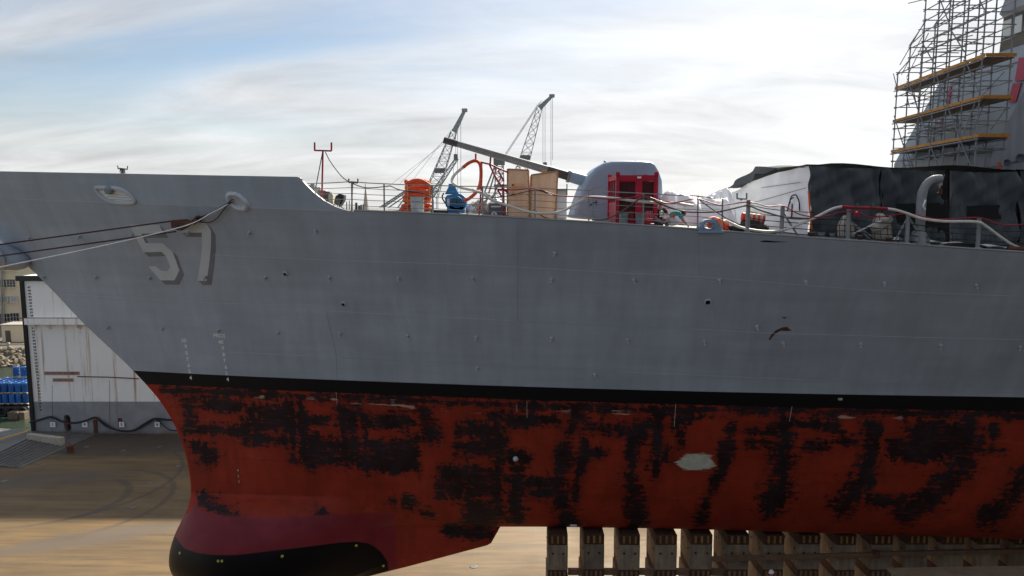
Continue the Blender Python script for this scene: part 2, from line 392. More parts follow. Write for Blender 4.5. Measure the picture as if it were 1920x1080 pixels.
BLOCKS = [(459, 758, 547, 808), (577, 820, 671, 868), (636, 763, 670, 812), (681, 778, 760, 800), (683, 824, 782, 880), (854, 828, 933, 851), (823, 878, 936, 930), (1704, 797, 1822, 852), (1662, 826, 1750, 856), (880, 935, 930, 985)]
LIGHT = [([(575, 747), (588, 747)], 2.6), ([(622, 746), (630, 750)], 4), ([(632, 752), (760, 764)], 1.3), ([(735, 757), (775, 764)], 4), ([(815, 767), (900, 772)], 1.2), ([(860, 765), (892, 768)], 3), ([(1030, 770), (1070, 773)], 3),
         ([(1150, 774), (1190, 776)], 4), ([(1355, 779), (1378, 779)], 3), ([(1578, 782), (1640, 785)], 3.6), ([(1672, 783), (1690, 783)], 3), ([(475, 745), (492, 746)], 2), ([(428, 742), (430, 742)], 2)]
RUB = [(322, 1000), (333, 1012), (345, 1028), (370, 1037), (400, 1040.5), (440, 1041), (560, 1027), (640, 1017), (672, 1015.5), (695, 1020), (714, 1034), (726, 1052), (729, 1070), (722, 1090), (690, 1140), (300, 1200), (250, 1050)]
PUR = [(320, 985), (352, 962), (366, 944), (378, 957), (420, 966), (470, 967), (540, 969), (620, 964), (700, 961), (742, 961), (744, 1000), (746, 1090), (600, 1250), (200, 1250), (240, 1000)]
STEMP = [(250, 690), (268, 690), (304, 745), (336, 800), (354, 860), (366, 920), (372, 942), (352, 962), (330, 950), (200, 700)]
def paint(X, B, Z):
    U, V = proj(X, YC - B, Z)
    sd = np.full(U.shape, -60.0)
    for p, r in STROKES: sd = np.maximum(sd, (r - seg_dist(U, V, p)) * (10 / max(r, 7)))
    for x0, y0, x1, y1 in BLOCKS: sd = np.maximum(sd, np.minimum(poly_sd(U, V, [(x0, y0), (x1, y0 + 3), (x1, y1 + 3), (x0, y1)]), 9))
    li = np.full(U.shape, -30.0)
    for p, r in LIGHT: li = np.maximum(li, r - seg_dist(U, V, p))
    pa = poly_sd(U, V, [(1268, 866), (1285, 853), (1320, 851), (1334, 858), (1342, 868), (1335, 880), (1290, 883), (1275, 879)])
    return np.stack([sd, li, poly_sd(U, V, RUB), poly_sd(U, V, PUR), pa, poly_sd(U, V, STEMP)], -1)
ATTN = ['worn', 'scrape', 'rubber', 'dome_paint', 'primer', 'stem_paint']
def hull_mesh(name, GX, GB, GZ, mat, parent):
    h, w = GX.shape; att = paint(GX, GB, GZ).reshape(-1, 6)
    Vp = np.stack([GX, YC - GB, GZ], -1).reshape(-1, 3); Vs = Vp.copy(); Vs[:, 1] = YC + GB.reshape(-1)
    idx = np.arange(h * w).reshape(h, w)
    f = np.stack([idx[:-1, :-1], idx[:-1, 1:], idx[1:, 1:], idx[1:, :-1]], -1).reshape(-1, 4)
    F = np.concatenate([f, f[:, ::-1] + h * w])
    me = bpy.data.meshes.new(name); me.from_pydata(np.concatenate([Vp, Vs]).tolist(), [], F.tolist()); me.update()
    for i, n in enumerate(ATTN):
        a = me.attributes.new(n, 'FLOAT', 'POINT'); a.data.foreach_set('value', np.concatenate([att[:, i], att[:, i]]).astype(np.float32))
    bm = bmesh.new(); bm.from_mesh(me); bmesh.ops.remove_doubles(bm, verts=bm.verts[:], dist=.0008); bmesh.ops.recalc_face_normals(bm, faces=bm.faces[:]); bm.to_mesh(me); bm.free()
    for p in me.polygons: p.use_smooth = True
    me.materials.append(mat); o = bpy.data.objects.new(name, me); C.objects.link(o); o.parent = parent; ORG[o.name] = Vector((0, 0, 0)); return o

def hull_material():
    m = bpy.data.materials.new('hull paint'); m.use_nodes = True; N, L = m.node_tree.nodes, m.node_tree.links; b = N['Principled BSDF']
    tc_ = N.new('ShaderNodeTexCoord'); P = tc_.outputs['Object']; sp = N.new('ShaderNodeSeparateXYZ'); L.new(P, sp.inputs[0]); Z = sp.outputs[2]
    def A(n): a = N.new('ShaderNodeAttribute'); a.attribute_name = n; return a.outputs['Fac']
    # grey topsides
    g = mrange(N, L, noisen(N, L, P, .35, 6, .55), .3, .7, .90, 1.10)
    st_ = mrange(N, L, noisen(N, L, P, 1.0, 6, .6, sc=(1.6, .6, .10)), .3, .7, .91, 1.07)
    hz_ = mrange(N, L, noisen(N, L, P, 1.0, 5, .6, sc=(.16, .16, 2.2)), .3, .7, .94, 1.05)
    gv = mth(N, L, 'MULTIPLY', mth(N, L, 'MULTIPLY', g, st_), hz_)
    cbn = N.new('ShaderNodeCombineXYZ')
    for i in range(3): L.new(gv, cbn.inputs[i])
    mg = N.new('ShaderNodeMixRGB'); mg.blend_type = 'MULTIPLY'; mg.inputs[0].default_value = 1; mg.inputs[1].default_value = (.395, .44, .50, 1); L.new(cbn.outputs[0], mg.inputs[2])
    grey = mg.outputs[0]
    # red bottom
    rn = noisen(N, L, P, .5, 7, .6); rs = noisen(N, L, P, 1.0, 7, .65, sc=(.35, .35, 3.0))
    red = mixn(N, L, mrange(N, L, rn, .35, .65), (.30, .029, .013), (.38, .042, .019))
    red = mixn(N, L, mrange(N, L, rs, .55, .75, 0, .45), red, (.17, .013, .006))
    red = mixn(N, L, mrange(N, L, noisen(N, L, P, 3.0, 6, .7), .62, .72, 0, .35), red, (.15, .016, .011))
    red = mixn(N, L, mrange(N, L, noisen(N, L, P, 1.0, 7, .65, sc=(1.4, 1.4, .22)), .48, .72, 0, .6), red, (.13, .02, .012))
    red = mixn(N, L, mrange(N, L, noisen(N, L, P, 1.0, 8, .7, sc=(.9, .9, 1.6), dist=.6), .58, .72, 0, .38), red, (.46, .11, .075))
    red = mixn(N, L, mrange(N, L, noisen(N, L, P, .33, 5, .6), .5, .68, 0, .5), red, (.20, .021, .010))
    dark = mixn(N, L, mrange(N, L, noisen(N, L, P, .8, 5), .4, .65), (.007, .0065, .009), (.020, .019, .025))
    n_f = noisen(N, L, P, 3.6, 7, .74, sc=(1, 1, 1.5)); n_h = noisen(N, L, P, 1.0, 8, .7, sc=(.55, .55, 5.0)); n_l = noisen(N, L, P, .55, 4, .5)
    n_v = noisen(N, L, P, 1.0, 6, .65, sc=(3.2, 3.2, .45))
    off = mth(N, L, 'ADD', mth(N, L, 'ADD', mth(N, L, 'MULTIPLY', mth(N, L, 'SUBTRACT', n_f, .5), 80), mth(N, L, 'MULTIPLY', mth(N, L, 'SUBTRACT', n_h, .5), 55)), mth(N, L, 'ADD', mth(N, L, 'MULTIPLY', mth(N, L, 'SUBTRACT', n_l, .5), 40), mth(N, L, 'MULTIPLY', mth(N, L, 'SUBTRACT', n_v, .5), 45)))
    worn = mrange(N, L, mth(N, L, 'ADD', mth(N, L, 'ADD', A('worn'), 4.5), off), -3.2, 3.2, smooth=True)
    halo = mth(N, L, 'MULTIPLY', mrange(N, L, mth(N, L, 'ADD', A('worn'), mth(N, L, 'MULTIPLY', off, .55)), -24, 4, 0, .62, True), mrange(N, L, noisen(N, L, P, 1.0, 6, .65, sc=(1.0, 1.0, 2.6)), .35, .6, .25, 1))
    scr = mrange(N, L, noisen(N, L, P, 1.0, 6, .75, sc=(1.1, 1.1, 9.0)), .33, .47, .25, 1)
    worn = mth(N, L, 'MULTIPLY', worn, mth(N, L, 'MAXIMUM', scr, mrange(N, L, noisen(N, L, P, .6, 4), .46, .54)))
    red = mixn(N, L, halo, red, (.075, .012, .010))
    red = mixn(N, L, mth(N, L, 'MULTIPLY', worn, .95), red, dark)
    lit_ = mrange(N, L, mth(N, L, 'ADD', A('scrape'), mth(N, L, 'MULTIPLY', mth(N, L, 'SUBTRACT', n_h, .55), 40)), -.5, 2.0)
    red = mixn(N, L, mth(N, L, 'MULTIPLY', lit_, .75), red, (.62, .42, .32))
    pr = mrange(N, L, mth(N, L, 'ADD', A('primer'), mth(N, L, 'MULTIPLY', mth(N, L, 'SUBTRACT', n_h, .5), 45)), -1.5, 2.5)
    red = mixn(N, L, pr, red, mixn(N, L, mrange(N, L, n_f, .4, .6), (.52, .53, .43), (.66, .66, .54)))
    red = mixn(N, L, mrange(N, L, A('stem_paint'), -1, 1.5), red, (.36, .024, .010))
    pur = mixn(N, L, mrange(N, L, noisen(N, L, P, .6, 5), .35, .65), (.18, .018, .026), (.25, .028, .037))
    red = mixn(N, L, mrange(N, L, mth(N, L, 'ADD', A('dome_paint'), mth(N, L, 'MULTIPLY', mth(N, L, 'SUBTRACT', n_f, .5), 22)), -3, 6, smooth=True), red, pur)
    rubm = mrange(N, L, A('rubber'), -.6, .6)
    red = mixn(N, L, rubm, red, (.0045, .004, .0065))
    # black band
    rag = mth(N, L, 'ADD', mth(N, L, 'MULTIPLY', mth(N, L, 'SUBTRACT', n_h, .5), .12), mth(N, L, 'MULTIPLY', mth(N, L, 'SUBTRACT', n_f, .5), .16))
    lo = mrange(N, L, mth(N, L, 'ADD', Z, rag), ZW - .70, ZW - .66)
    hi = mrange(N, L, mth(N, L, 'ADD', Z, mth(N, L, 'MULTIPLY', mth(N, L, 'SUBTRACT', n_f, .5), .012)), ZW - .006, ZW + .006)
    col = mixn(N, L, hi, mixn(N, L, lo, red, (.006, .006, .008)), grey)
    L.new(col, b.inputs['Base Color'])
    rough = mixn(N, L, hi, mixn(N, L, mrange(N, L, A('dome_paint'), -1, 2), (.62, .62, .62), (.4, .4, .4)), (.46, .46, .46))
    L.new(rough, b.inputs['Roughness']); b.inputs['Specular IOR Level'].default_value = .25
    bp = N.new('ShaderNodeBump'); bp.inputs['Strength'].default_value = .35; bp.inputs['Distance'].default_value = .03
    wav = mth(N, L, 'ADD', mth(N, L, 'MULTIPLY', noisen(N, L, P, .9, 3, .5), 1.2), mth(N, L, 'MULTIPLY', worn, -.12)); L.new(wav, bp.inputs['Height']); L.new(bp.outputs[0], b.inputs['Normal'])
    return m
HM = hull_material()
ship = thing('warship', (0, 0, 0), 'grey warship hull with red bottom resting on keel blocks in the dock', 'ship')
hull = hull_mesh('hull', HX, HB, HZZ, HM, ship)
dome_o = hull_mesh('sonar_dome', DX, DB, DZ, HM, ship)
dome_o['label'] = 'black rubber covered bow dome with purple upper paint'
# bulwark with thickness
bx_ = np.concatenate([np.linspace(-27.5, -9.2, 70), np.linspace(-9.1, -6.6, 40)])
outer, inner, capi = [], [], []
GX, GB, GZ = [], [], []
zb = np.array([max(solve_z(x, BW_U, BW_V) if x > -24.3 else 0, 0) for x in bx_])
zfix = zb[bx_ > -24.3][0]; zb = np.where(bx_ > -24.3, zb, zfix + (-24.3 - bx_) * .045)
zd = zdeck(bx_); zb = np.maximum(zb, zd)
BH = HD(bx_ - XTIP)
mb = MB()
for sgn in (-1, 1):
    rows = []
    for k in range(6):
        t = k / 5; rows.append([(x - (.55 * t if x < -20 else .55 * t * max(0, (-9 - x) / 11)) * (zt - z0) / 1.3, YC + sgn * (b + .34 * t * (zt - z0) * min(1, b / 2)), z0 + (zt - z0) * t) for x, b, z0, zt in zip(bx_, BH, zd, zb if sgn < 0 else np.where(bx_ < -14, zb, zd + (zb - zd) * np.clip((-12.8 - bx_) / 1.2, 0, 1)))])
    top = rows[-1]; cap = [(x + .02, YC + sgn * max(abs(y - YC) - .10, 0), z + .012) for x, y, z in top]; inn = [(x + .05, YC + sgn * max(b - .10, 0), z0 - .02) for x, b, z0 in zip(bx_, BH, zd)]
    mb.grid(rows)
    mbr = MB(); mbr.grid([top, cap, inn]); mbr.build('bulwark_liner', M['rail_gray'], ship)
bul = mb.build('bulwark', HM, ship, smooth='all')
for n, val in zip(ATTN, (-60, -30, -60, -60, -60, -60)):
    a = bul.data.attributes.new(n, 'FLOAT', 'POINT'); a.data.foreach_set('value', np.full(len(bul.data.vertices), val, np.float32))
# deck
dx_ = np.concatenate([np.linspace(-27.4, 30, 140), np.linspace(33, 80, 12)])
mb = MB(); mb.grid([[(x, YC + k * (float(HD(x - XTIP)) - .01), float(zdeck(x)) + .22 * (1 - k * k) * min(1, float(HD(x - XTIP)) / 7)) for k in np.linspace(-1, 1, 15)] for x in dx_])
mb.build('deck', M['deck'], ship, smooth=True)
mb = MB(); mb.tube([(x, YC - float(HD(x - XTIP)) + .03, float(zdeck(x)) + .03) for x in np.linspace(-6.4, 60, 160)], .05, 6); mb.build('deck_edge_bar', M['rail_gray'], ship, smooth=True)
# stern closing plate far out of the frame
bvh = BVHTree.FromPolygons([v.co for v in hull.data.vertices] + [v.co for v in bul.data.vertices], [tuple(p.vertices) for p in hull.data.polygons] + [tuple(i + len(hull.data.vertices) for i in p.vertices) for p in bul.data.polygons])
bvd = BVHTree.FromPolygons([v.co for v in dome_o.data.vertices], [tuple(p.vertices) for p in dome_o.data.polygons])
CAM = Vector((0, 0, CAMZ))
def hit(u, v, off=.004, tree=None):
    d = (Q(u, v, 10) - CAM).normalized(); p, n, i, dd = (tree or bvh).ray_cast(CAM, d)
    if p is None: p, n, i, dd = bvd.ray_cast(CAM, d)
    if p is None: return None, None
    if n.dot(d) > 0: n = -n
    return p + n * off, n
def decal(name, polys, mat, parent, off=.005, step=9, tree=None):
    """flat painted shape given in photo pixels, laid on the hull plating"""
    bm = bmesh.new()
    for poly in polys:
        vs_ = [bm.verts.new((u, v, 0)) for u, v in poly]; bm.faces.new(vs_)
    bm.normal_update()
    bmesh.ops.triangulate(bm, faces=bm.faces[:])
    return decal_bm(name, bm, mat, parent, off, step, tree)
def decal_bm(name, bm, mat, parent, off, step, tree=None):
    xs_ = [q.co.x for q in bm.verts]; ys = [q.co.y for q in bm.verts]
    if step:
        for ax, lo_, hi_ in ((0, min(xs_), max(xs_)), (1, min(ys), max(ys))):
            k = lo_ + step
            while k < hi_:
                co = Vector((k, 0, 0)) if ax == 0 else Vector((0, k, 0)); no = Vector((1, 0, 0)) if ax == 0 else Vector((0, 1, 0))
                bmesh.ops.bisect_plane(bm, geom=bm.verts[:] + bm.edges[:] + bm.faces[:], plane_co=co, plane_no=no); k += step
    for q in bm.verts:
        p, n = hit(q.co.x, q.co.y, off, tree); q.co = p if p else Vector((0, 34, 0))
    bmesh.ops.recalc_face_normals(bm, faces=bm.faces[:])
    me = bpy.data.meshes.new(name); bm.to_mesh(me); bm.free(); me.materials.append(mat)
    o = bpy.data.objects.new(name, me); C.objects.link(o); o.parent = parent; ORG[o.name] = Vector((0, 0, 0)); return o
def text_mesh(s, size=1, align='CENTER', bold=0):
    cu = bpy.data.curves.new('t', 'FONT'); cu.body = s; cu.size = size; cu.align_x = align; cu.align_y = 'CENTER'; cu.resolution_u = 3; cu.offset = bold
    o = bpy.data.objects.new('t', cu); C.objects.link(o); dg = bpy.context.evaluated_depsgraph_get(); me = bpy.data.meshes.new_from_object(o.evaluated_get(dg))
    V = [v.co.copy() for v in me.vertices]; F = [tuple(p.vertices) for p in me.polygons]
    bpy.data.objects.remove(o); bpy.data.meshes.remove(me); return V, F
def hull_text(name, s, u, v, h, mat, slant=0, sx=1, parent=ship):
    V, F = text_mesh(s, h * 1.35, bold=.03 * h)
    bm = bmesh.new(); vv = [bm.verts.new((u + (p.x * sx) + slant * -p.y, v - p.y, 0)) for p in V]
    for f in F: bm.faces.new([vv[i] for i in f])
    return decal_bm(name, bm, mat, parent, .006, 0)
def line_on_hull(name, pts, r, mat, parent, k=10):
    P = []
    for (u0, v0), (u1, v1) in zip(pts[:-1], pts[1:]):
        n = max(2, int(math.hypot(u1 - u0, v1 - v0) / k))
        for i in range(n): P.append((u0 + (u1 - u0) * i / n, v0 + (v1 - v0) * i / n))
    P.append(pts[-1]); W = [hit(u, v, r * .15)[0] for u, v in P]; W = [w for w in W if w]
    return MB().tube(W, r, 6).build(name, mat, parent, smooth=True)
col_ = [(float(HX[i, -1]), float(YC - HB[i, -1]), float(HZZ[i, -1])) for i in range(0, HX.shape[0], 6)]
MB().add(col_ + [(x, 2 * YC - y, z) for x, y, z in col_[::-1]], [tuple(range(2 * len(col_)))]).build('transom', M['steel_gray'], ship)

# ------------------------------------------------------------------ hull details
FIVE = [(243, 421), (298.5, 421), (306.5, 437), (265, 438), (273, 455.5), (304.5, 455.5), (324, 472), (336.5, 507), (327.5, 525.5), (301, 525.5), (278.5, 499.5), (291, 499), (304, 508), (315, 508), (320, 500), (311, 480), (303, 472), (269, 473)]
SEVEN = [(339, 436), (352, 424), (367, 418), (387, 418), (395.5, 432), (396, 460), (393, 490), (388, 526.5), (370.5, 526.5), (376, 490), (379, 460), (378.5, 436)]
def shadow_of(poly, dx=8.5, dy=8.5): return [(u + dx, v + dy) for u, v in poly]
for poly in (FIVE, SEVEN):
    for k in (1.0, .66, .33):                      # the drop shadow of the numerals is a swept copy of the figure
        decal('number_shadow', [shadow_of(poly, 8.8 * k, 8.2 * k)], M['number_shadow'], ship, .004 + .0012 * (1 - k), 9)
decal('hull_number_five', [FIVE], M['hull_number'], ship, .009, 9)
decal('hull_number_seven', [SEVEN], M['hull_number'], ship, .009, 9)
for s_, u, v in (('30', 344.5, 638.5), ('9', 348.5, 650), ('8', 350, 662), ('7', 351.5, 673.5), ('6', 354, 685.5), ('5', 355.5, 696.5), ('4', 357.5, 708.5),
                 ('40', 414, 641.5), ('9', 418, 653), ('8', 419.5, 665), ('7', 421, 676.5), ('6', 423.5, 688.5), ('5', 425, 700), ('4', 427, 711.5)):
    hull_text('draft_mark', s_, u, v, 7.2, M['white_paint'], .12)
hull_text('draft_label', 'PROJ', 411, 629.5, 7.4, M['white_paint'], .1)
hull_text('frame_mark', '100', 1575, 748.5, 4.5, M['white_paint'])
for s_, u, v in (('4', 446, 882), ('2', 447, 893), ('2', 448, 903)): hull_text('draft_mark', s_, u, v, 5, M['canvas'], .1)
mk('hull_bead', (.52, .54, .56), .5, var=.05)
mk('hull_dark', (.33, .37, .40), .6, var=.05)
SEAMS = [([(30, 373.5), (250, 381), (470, 389.5), (640, 395.5)], 0), ([(400, 478), (620, 488), (900, 497), (1160, 511.5), (1310, 519), (1450, 530), (1640, 545), (1915, 556)], 0), ([(115, 552), (300, 562), (400, 568), (608, 574)], 0),
         ([(612, 583), (970, 602)], 0), ([(970, 603), (1160, 611), (1290, 616)], 1), ([(1295, 617), (1450, 625), (1700, 632), (1915, 637)], 0), ([(430, 660), (640, 670)], 0), ([(642, 671), (880, 683), (1160, 696)], 1), ([(1160, 697), (1505, 712)], 0),
         ([(1505, 713), (1915, 726)], 1), ([(612, 583), (630, 664), (632, 712)], 1), ([(971, 424), (971, 500), (970, 600)], 1), ([(1310, 440), (1311, 518)], 1)]
for pts, d in SEAMS: line_on_hull('weld_seam', pts, .009, M['hull_dark' if d else 'hull_bead'], ship)
for pts in ([(630, 735), (632, 758)], [(988, 752), (988, 783)], [(1267, 757), (1264, 800)], [(969, 758), (969, 772)], [(1485, 762), (1480, 790)]): line_on_hull('weld_seam', pts, .012, M['canvas'], ship)
STUD = [(55, 445), (150, 443), (248, 440), (468, 435), (592, 432), (83, 519), (181, 519), (281, 520), (386, 519), (498, 520), (617, 520), (747, 521), (886, 522), (1034, 523), (1189, 525), (1349, 525), (1510, 528), (1658, 531), (1830, 534),
        (204, 613), (305, 616), (410, 619), (521, 623), (638, 625), (764, 629), (893, 632), (1034, 634), (1176, 637), (1321, 640), (1468, 643), (1614, 645), (1763, 647), (1912, 650), (354, 436), (895, 690), (1115, 702), (1040, 474), (1419, 612)]
def frame_of(n):
    a = Vector((1, 0, 0)); b = n.cross(a).normalized(); a = b.cross(n).normalized(); return Matrix((a, b, n)).transposed()
for u, v in STUD:                                   # lifting padeyes welded to the plating
    p, n = hit(u, v, 0)
    if p is None: continue
    m3 = frame_of(n); k_ = random.uniform(.8, 1.1); tl_ = random.uniform(-.06, .06)
    mb = MB(); mb.lathe([(.085, -.01), (.085, .02), (.06, .035), (.06, .10), (.045, .12)], p, 10, m3); mb.tube([p + n * .07 + Vector((0, 0, -.02)), p + n * .10 + Vector((random.uniform(-.05, .05), 0, random.uniform(-.13, -.09)))], .035, 6)
    mb.build('padeye', M['padeye'], ship, smooth=True)
for u, v, r in ((535, 513, .11), (644, 570, .12), (1327, 566, .15)):   # scupper pipes
    p, n = hit(u, v, 0); m3 = frame_of(n); mb = MB()
    mb.lathe([(r, -.02), (r, .06), (r * .75, .07), (r * .7, .04)], p, 14, m3); o = mb.build('scupper', M['hull_bead'], ship, smooth=True)
    MB().lathe([(r * .68, .03), (r * .68, .055)], p, 12, m3).build('bore', M['black_rubber'], o)
for u, v in ((967, 860),):
    p, n = hit(u, v, 0); MB().lathe([(.14, -.02), (.13, .07), (.07, .13), (.02, .15)], p, 14, frame_of(n)).build('bottom_fitting', M['hawse'], ship, smooth=True)
for u, v in ((337, 1037), (416, 1052), (529, 1043), (668, 1023), (719, 1061), (409, 1052)):
    p, n = hit(u, v, 0, bvd)
    if p: MB().lathe([(.07, 0), (.06, .02)], p, 8, frame_of(n)).build('dome_marker', M['yellow_dot'], dome_o)
p, n = hit(1460, 622, .004)
decal('scorch_mark', [[(1441, 636), (1446, 627), (1455, 619), (1466, 614), (1476, 612.5), (1479, 616), (1485, 619.5), (1475, 620.5), (1464, 620), (1455, 625), (1448, 632), (1444, 638)]], M['rust'], ship, .004, 6)
decal('scorch_mark', [[(1465, 595), (1471, 594), (1477, 596), (1470, 597.5)]], M['rust'], ship, .004, 6)
decal('scuff_mark', [[(1424, 452), (1436, 450.5), (1450, 452), (1480, 453.5), (1450, 454.5), (1430, 454)]], M['black_rubber'], ship, .004, 6)
# chock openings of the forecastle
def ring_on_hull(name, poly, r, mat, off=.03):
    W = [hit(u, v, off)[0] for u, v in cr2(poly)]; W.append(W[0]); return MB().tube(W, r, 8, cap=False).build(name, mat, ship, smooth=True)
def cr2(poly, k=5):
    P = [Vector((u, v, 0)) for u, v in poly]; n = len(P); out = []
    for i in range(n):
        a, b, c, d = P[i - 1], P[i], P[(i + 1) % n], P[(i + 2) % n]
        for j in range(k):
            t = j / k; q = .5 * ((2 * b) + (c - a) * t + (2 * a - 5 * b + 4 * c - d) * t * t + (3 * b - a - 3 * c + d) * t ** 3); out.append((q.x, q.y))
    return out
CH = [(181, 352), (196, 351.5), (222, 353), (240, 361), (252, 373), (252, 379), (240, 380.5), (216, 379), (200, 373), (187, 363)]
chk = decal('chock_opening', [CH], M['sign_white'], ship, .02, 10); ring_on_hull('chock_rim', CH, .09, M['hull_bead'])
for i in range(6):
    a = (186 + 10.5 * i, 352 + 2.2 * i); b = (204 + 9 * i, 374 + 1.2 * i); line_on_hull('net_cord', [a, b], .012, M['dark_metal'], chk, 6)
for i in range(4):
    a = (187 + 7 * i, 357 + 5.5 * i); b = (238 + 4 * i, 361 + 5 * i); line_on_hull('net_cord', [a, b], .02, M['canvas_dark'], chk, 6)
p, n = hit(208, 355, .12); MB().lathe([(.02, -.16), (.15, -.12), (.2, 0), (.15, .12), (.02, .16)], p, 12, frame_of(n)).build('chock_fender', M['bin_gray'], chk, smooth=True)
HWS = [(428, 369), (436, 365.5), (447, 367), (458, 374), (463, 383), (459, 390), (448, 389), (437, 383), (430, 376)]
p, n = hit(446, 378, 0); m3 = frame_of(n)
mb = MB()
V = []
for (sc_, zz) in ((1.25, -.02), (1.12, .09), (.95, .13), (.75, .10), (.55, .0)):
    V.append([p + m3 @ Vector((.43 * sc_ * math.cos(w) + .0, .33 * sc_ * math.sin(w) - .12 * sc_ * math.cos(w), zz)) for w in np.linspace(0, 2 * math.pi, 25)])
mb.grid(V); haw = mb.build('hawse_lip', M['hawse'], ship, smooth='all')
MB().lathe([(.36, -.03), (.36, .01)], p + n * .02, 18, m3).build('hawse_bore', M['hawse'], haw)
pc = Q(6, 481, 33.6); mb = MB(); V = []
for t in np.linspace(0, math.pi, 17):
    V.append([pc + Vector((1.15 * math.sin(t) * math.cos(w) - .5 * math.cos(t), .6 * math.sin(t) * math.sin(w), .66 * math.cos(t))) for w in np.linspace(0, 2 * math.pi, 33)])
mb.grid(V); bol = mb.build('anchor_bolster', HM, ship, smooth='all')
for n_, val in zip(ATTN, (-60, -30, -60, -60, -60, -60)):
    a = bol.data.attributes.new(n_, 'FLOAT', 'POINT'); a.data.foreach_set('value', np.full(len(bol.data.vertices), val, np.float32))
n = Vector((-.45, -.86, -.25)).normalized(); m3 = frame_of(n); pp = Q(-14, 484, 33.05)
mb = MB(); mb.lathe([(.62, -.2), (.62, .05), (.5, .12), (.4, .08)], pp, 22, m3); mb.build('anchor_lip', M['hawse'], bol, smooth=True)
MB().lathe([(.4, -.05), (.4, .03)], pp, 20, m3).build('anchor_pipe', M['black_rubber'], bol)
# little bracket on the bulwark top
q0 = Q(230, 326, YC - float(HD(-18 - XTIP)) + .05)
mb = MB(); mb.box(q0 + Vector((0, 0, .1)), (.16, .16, .22)); mb.bar(q0 + Vector((-.2, 0, .25)), q0 + Vector((.22, 0, .2)), .025); mb.bar(q0 + Vector((-.18, 0, .2)), q0 + Vector((-.2, 0, .36)), .02); mb.bar(q0 + Vector((.2, 0, .16)), q0 + Vector((.24, 0, .34)), .02)
mb.build('bulwark_bracket', M['dark_metal'], ship)
a = hit(210, 356, .2)[0]; MB().tube([q0 + Vector((0, -.1, .12)), a], .014, 5).build('bracket_line', M['white_rope'], ship)

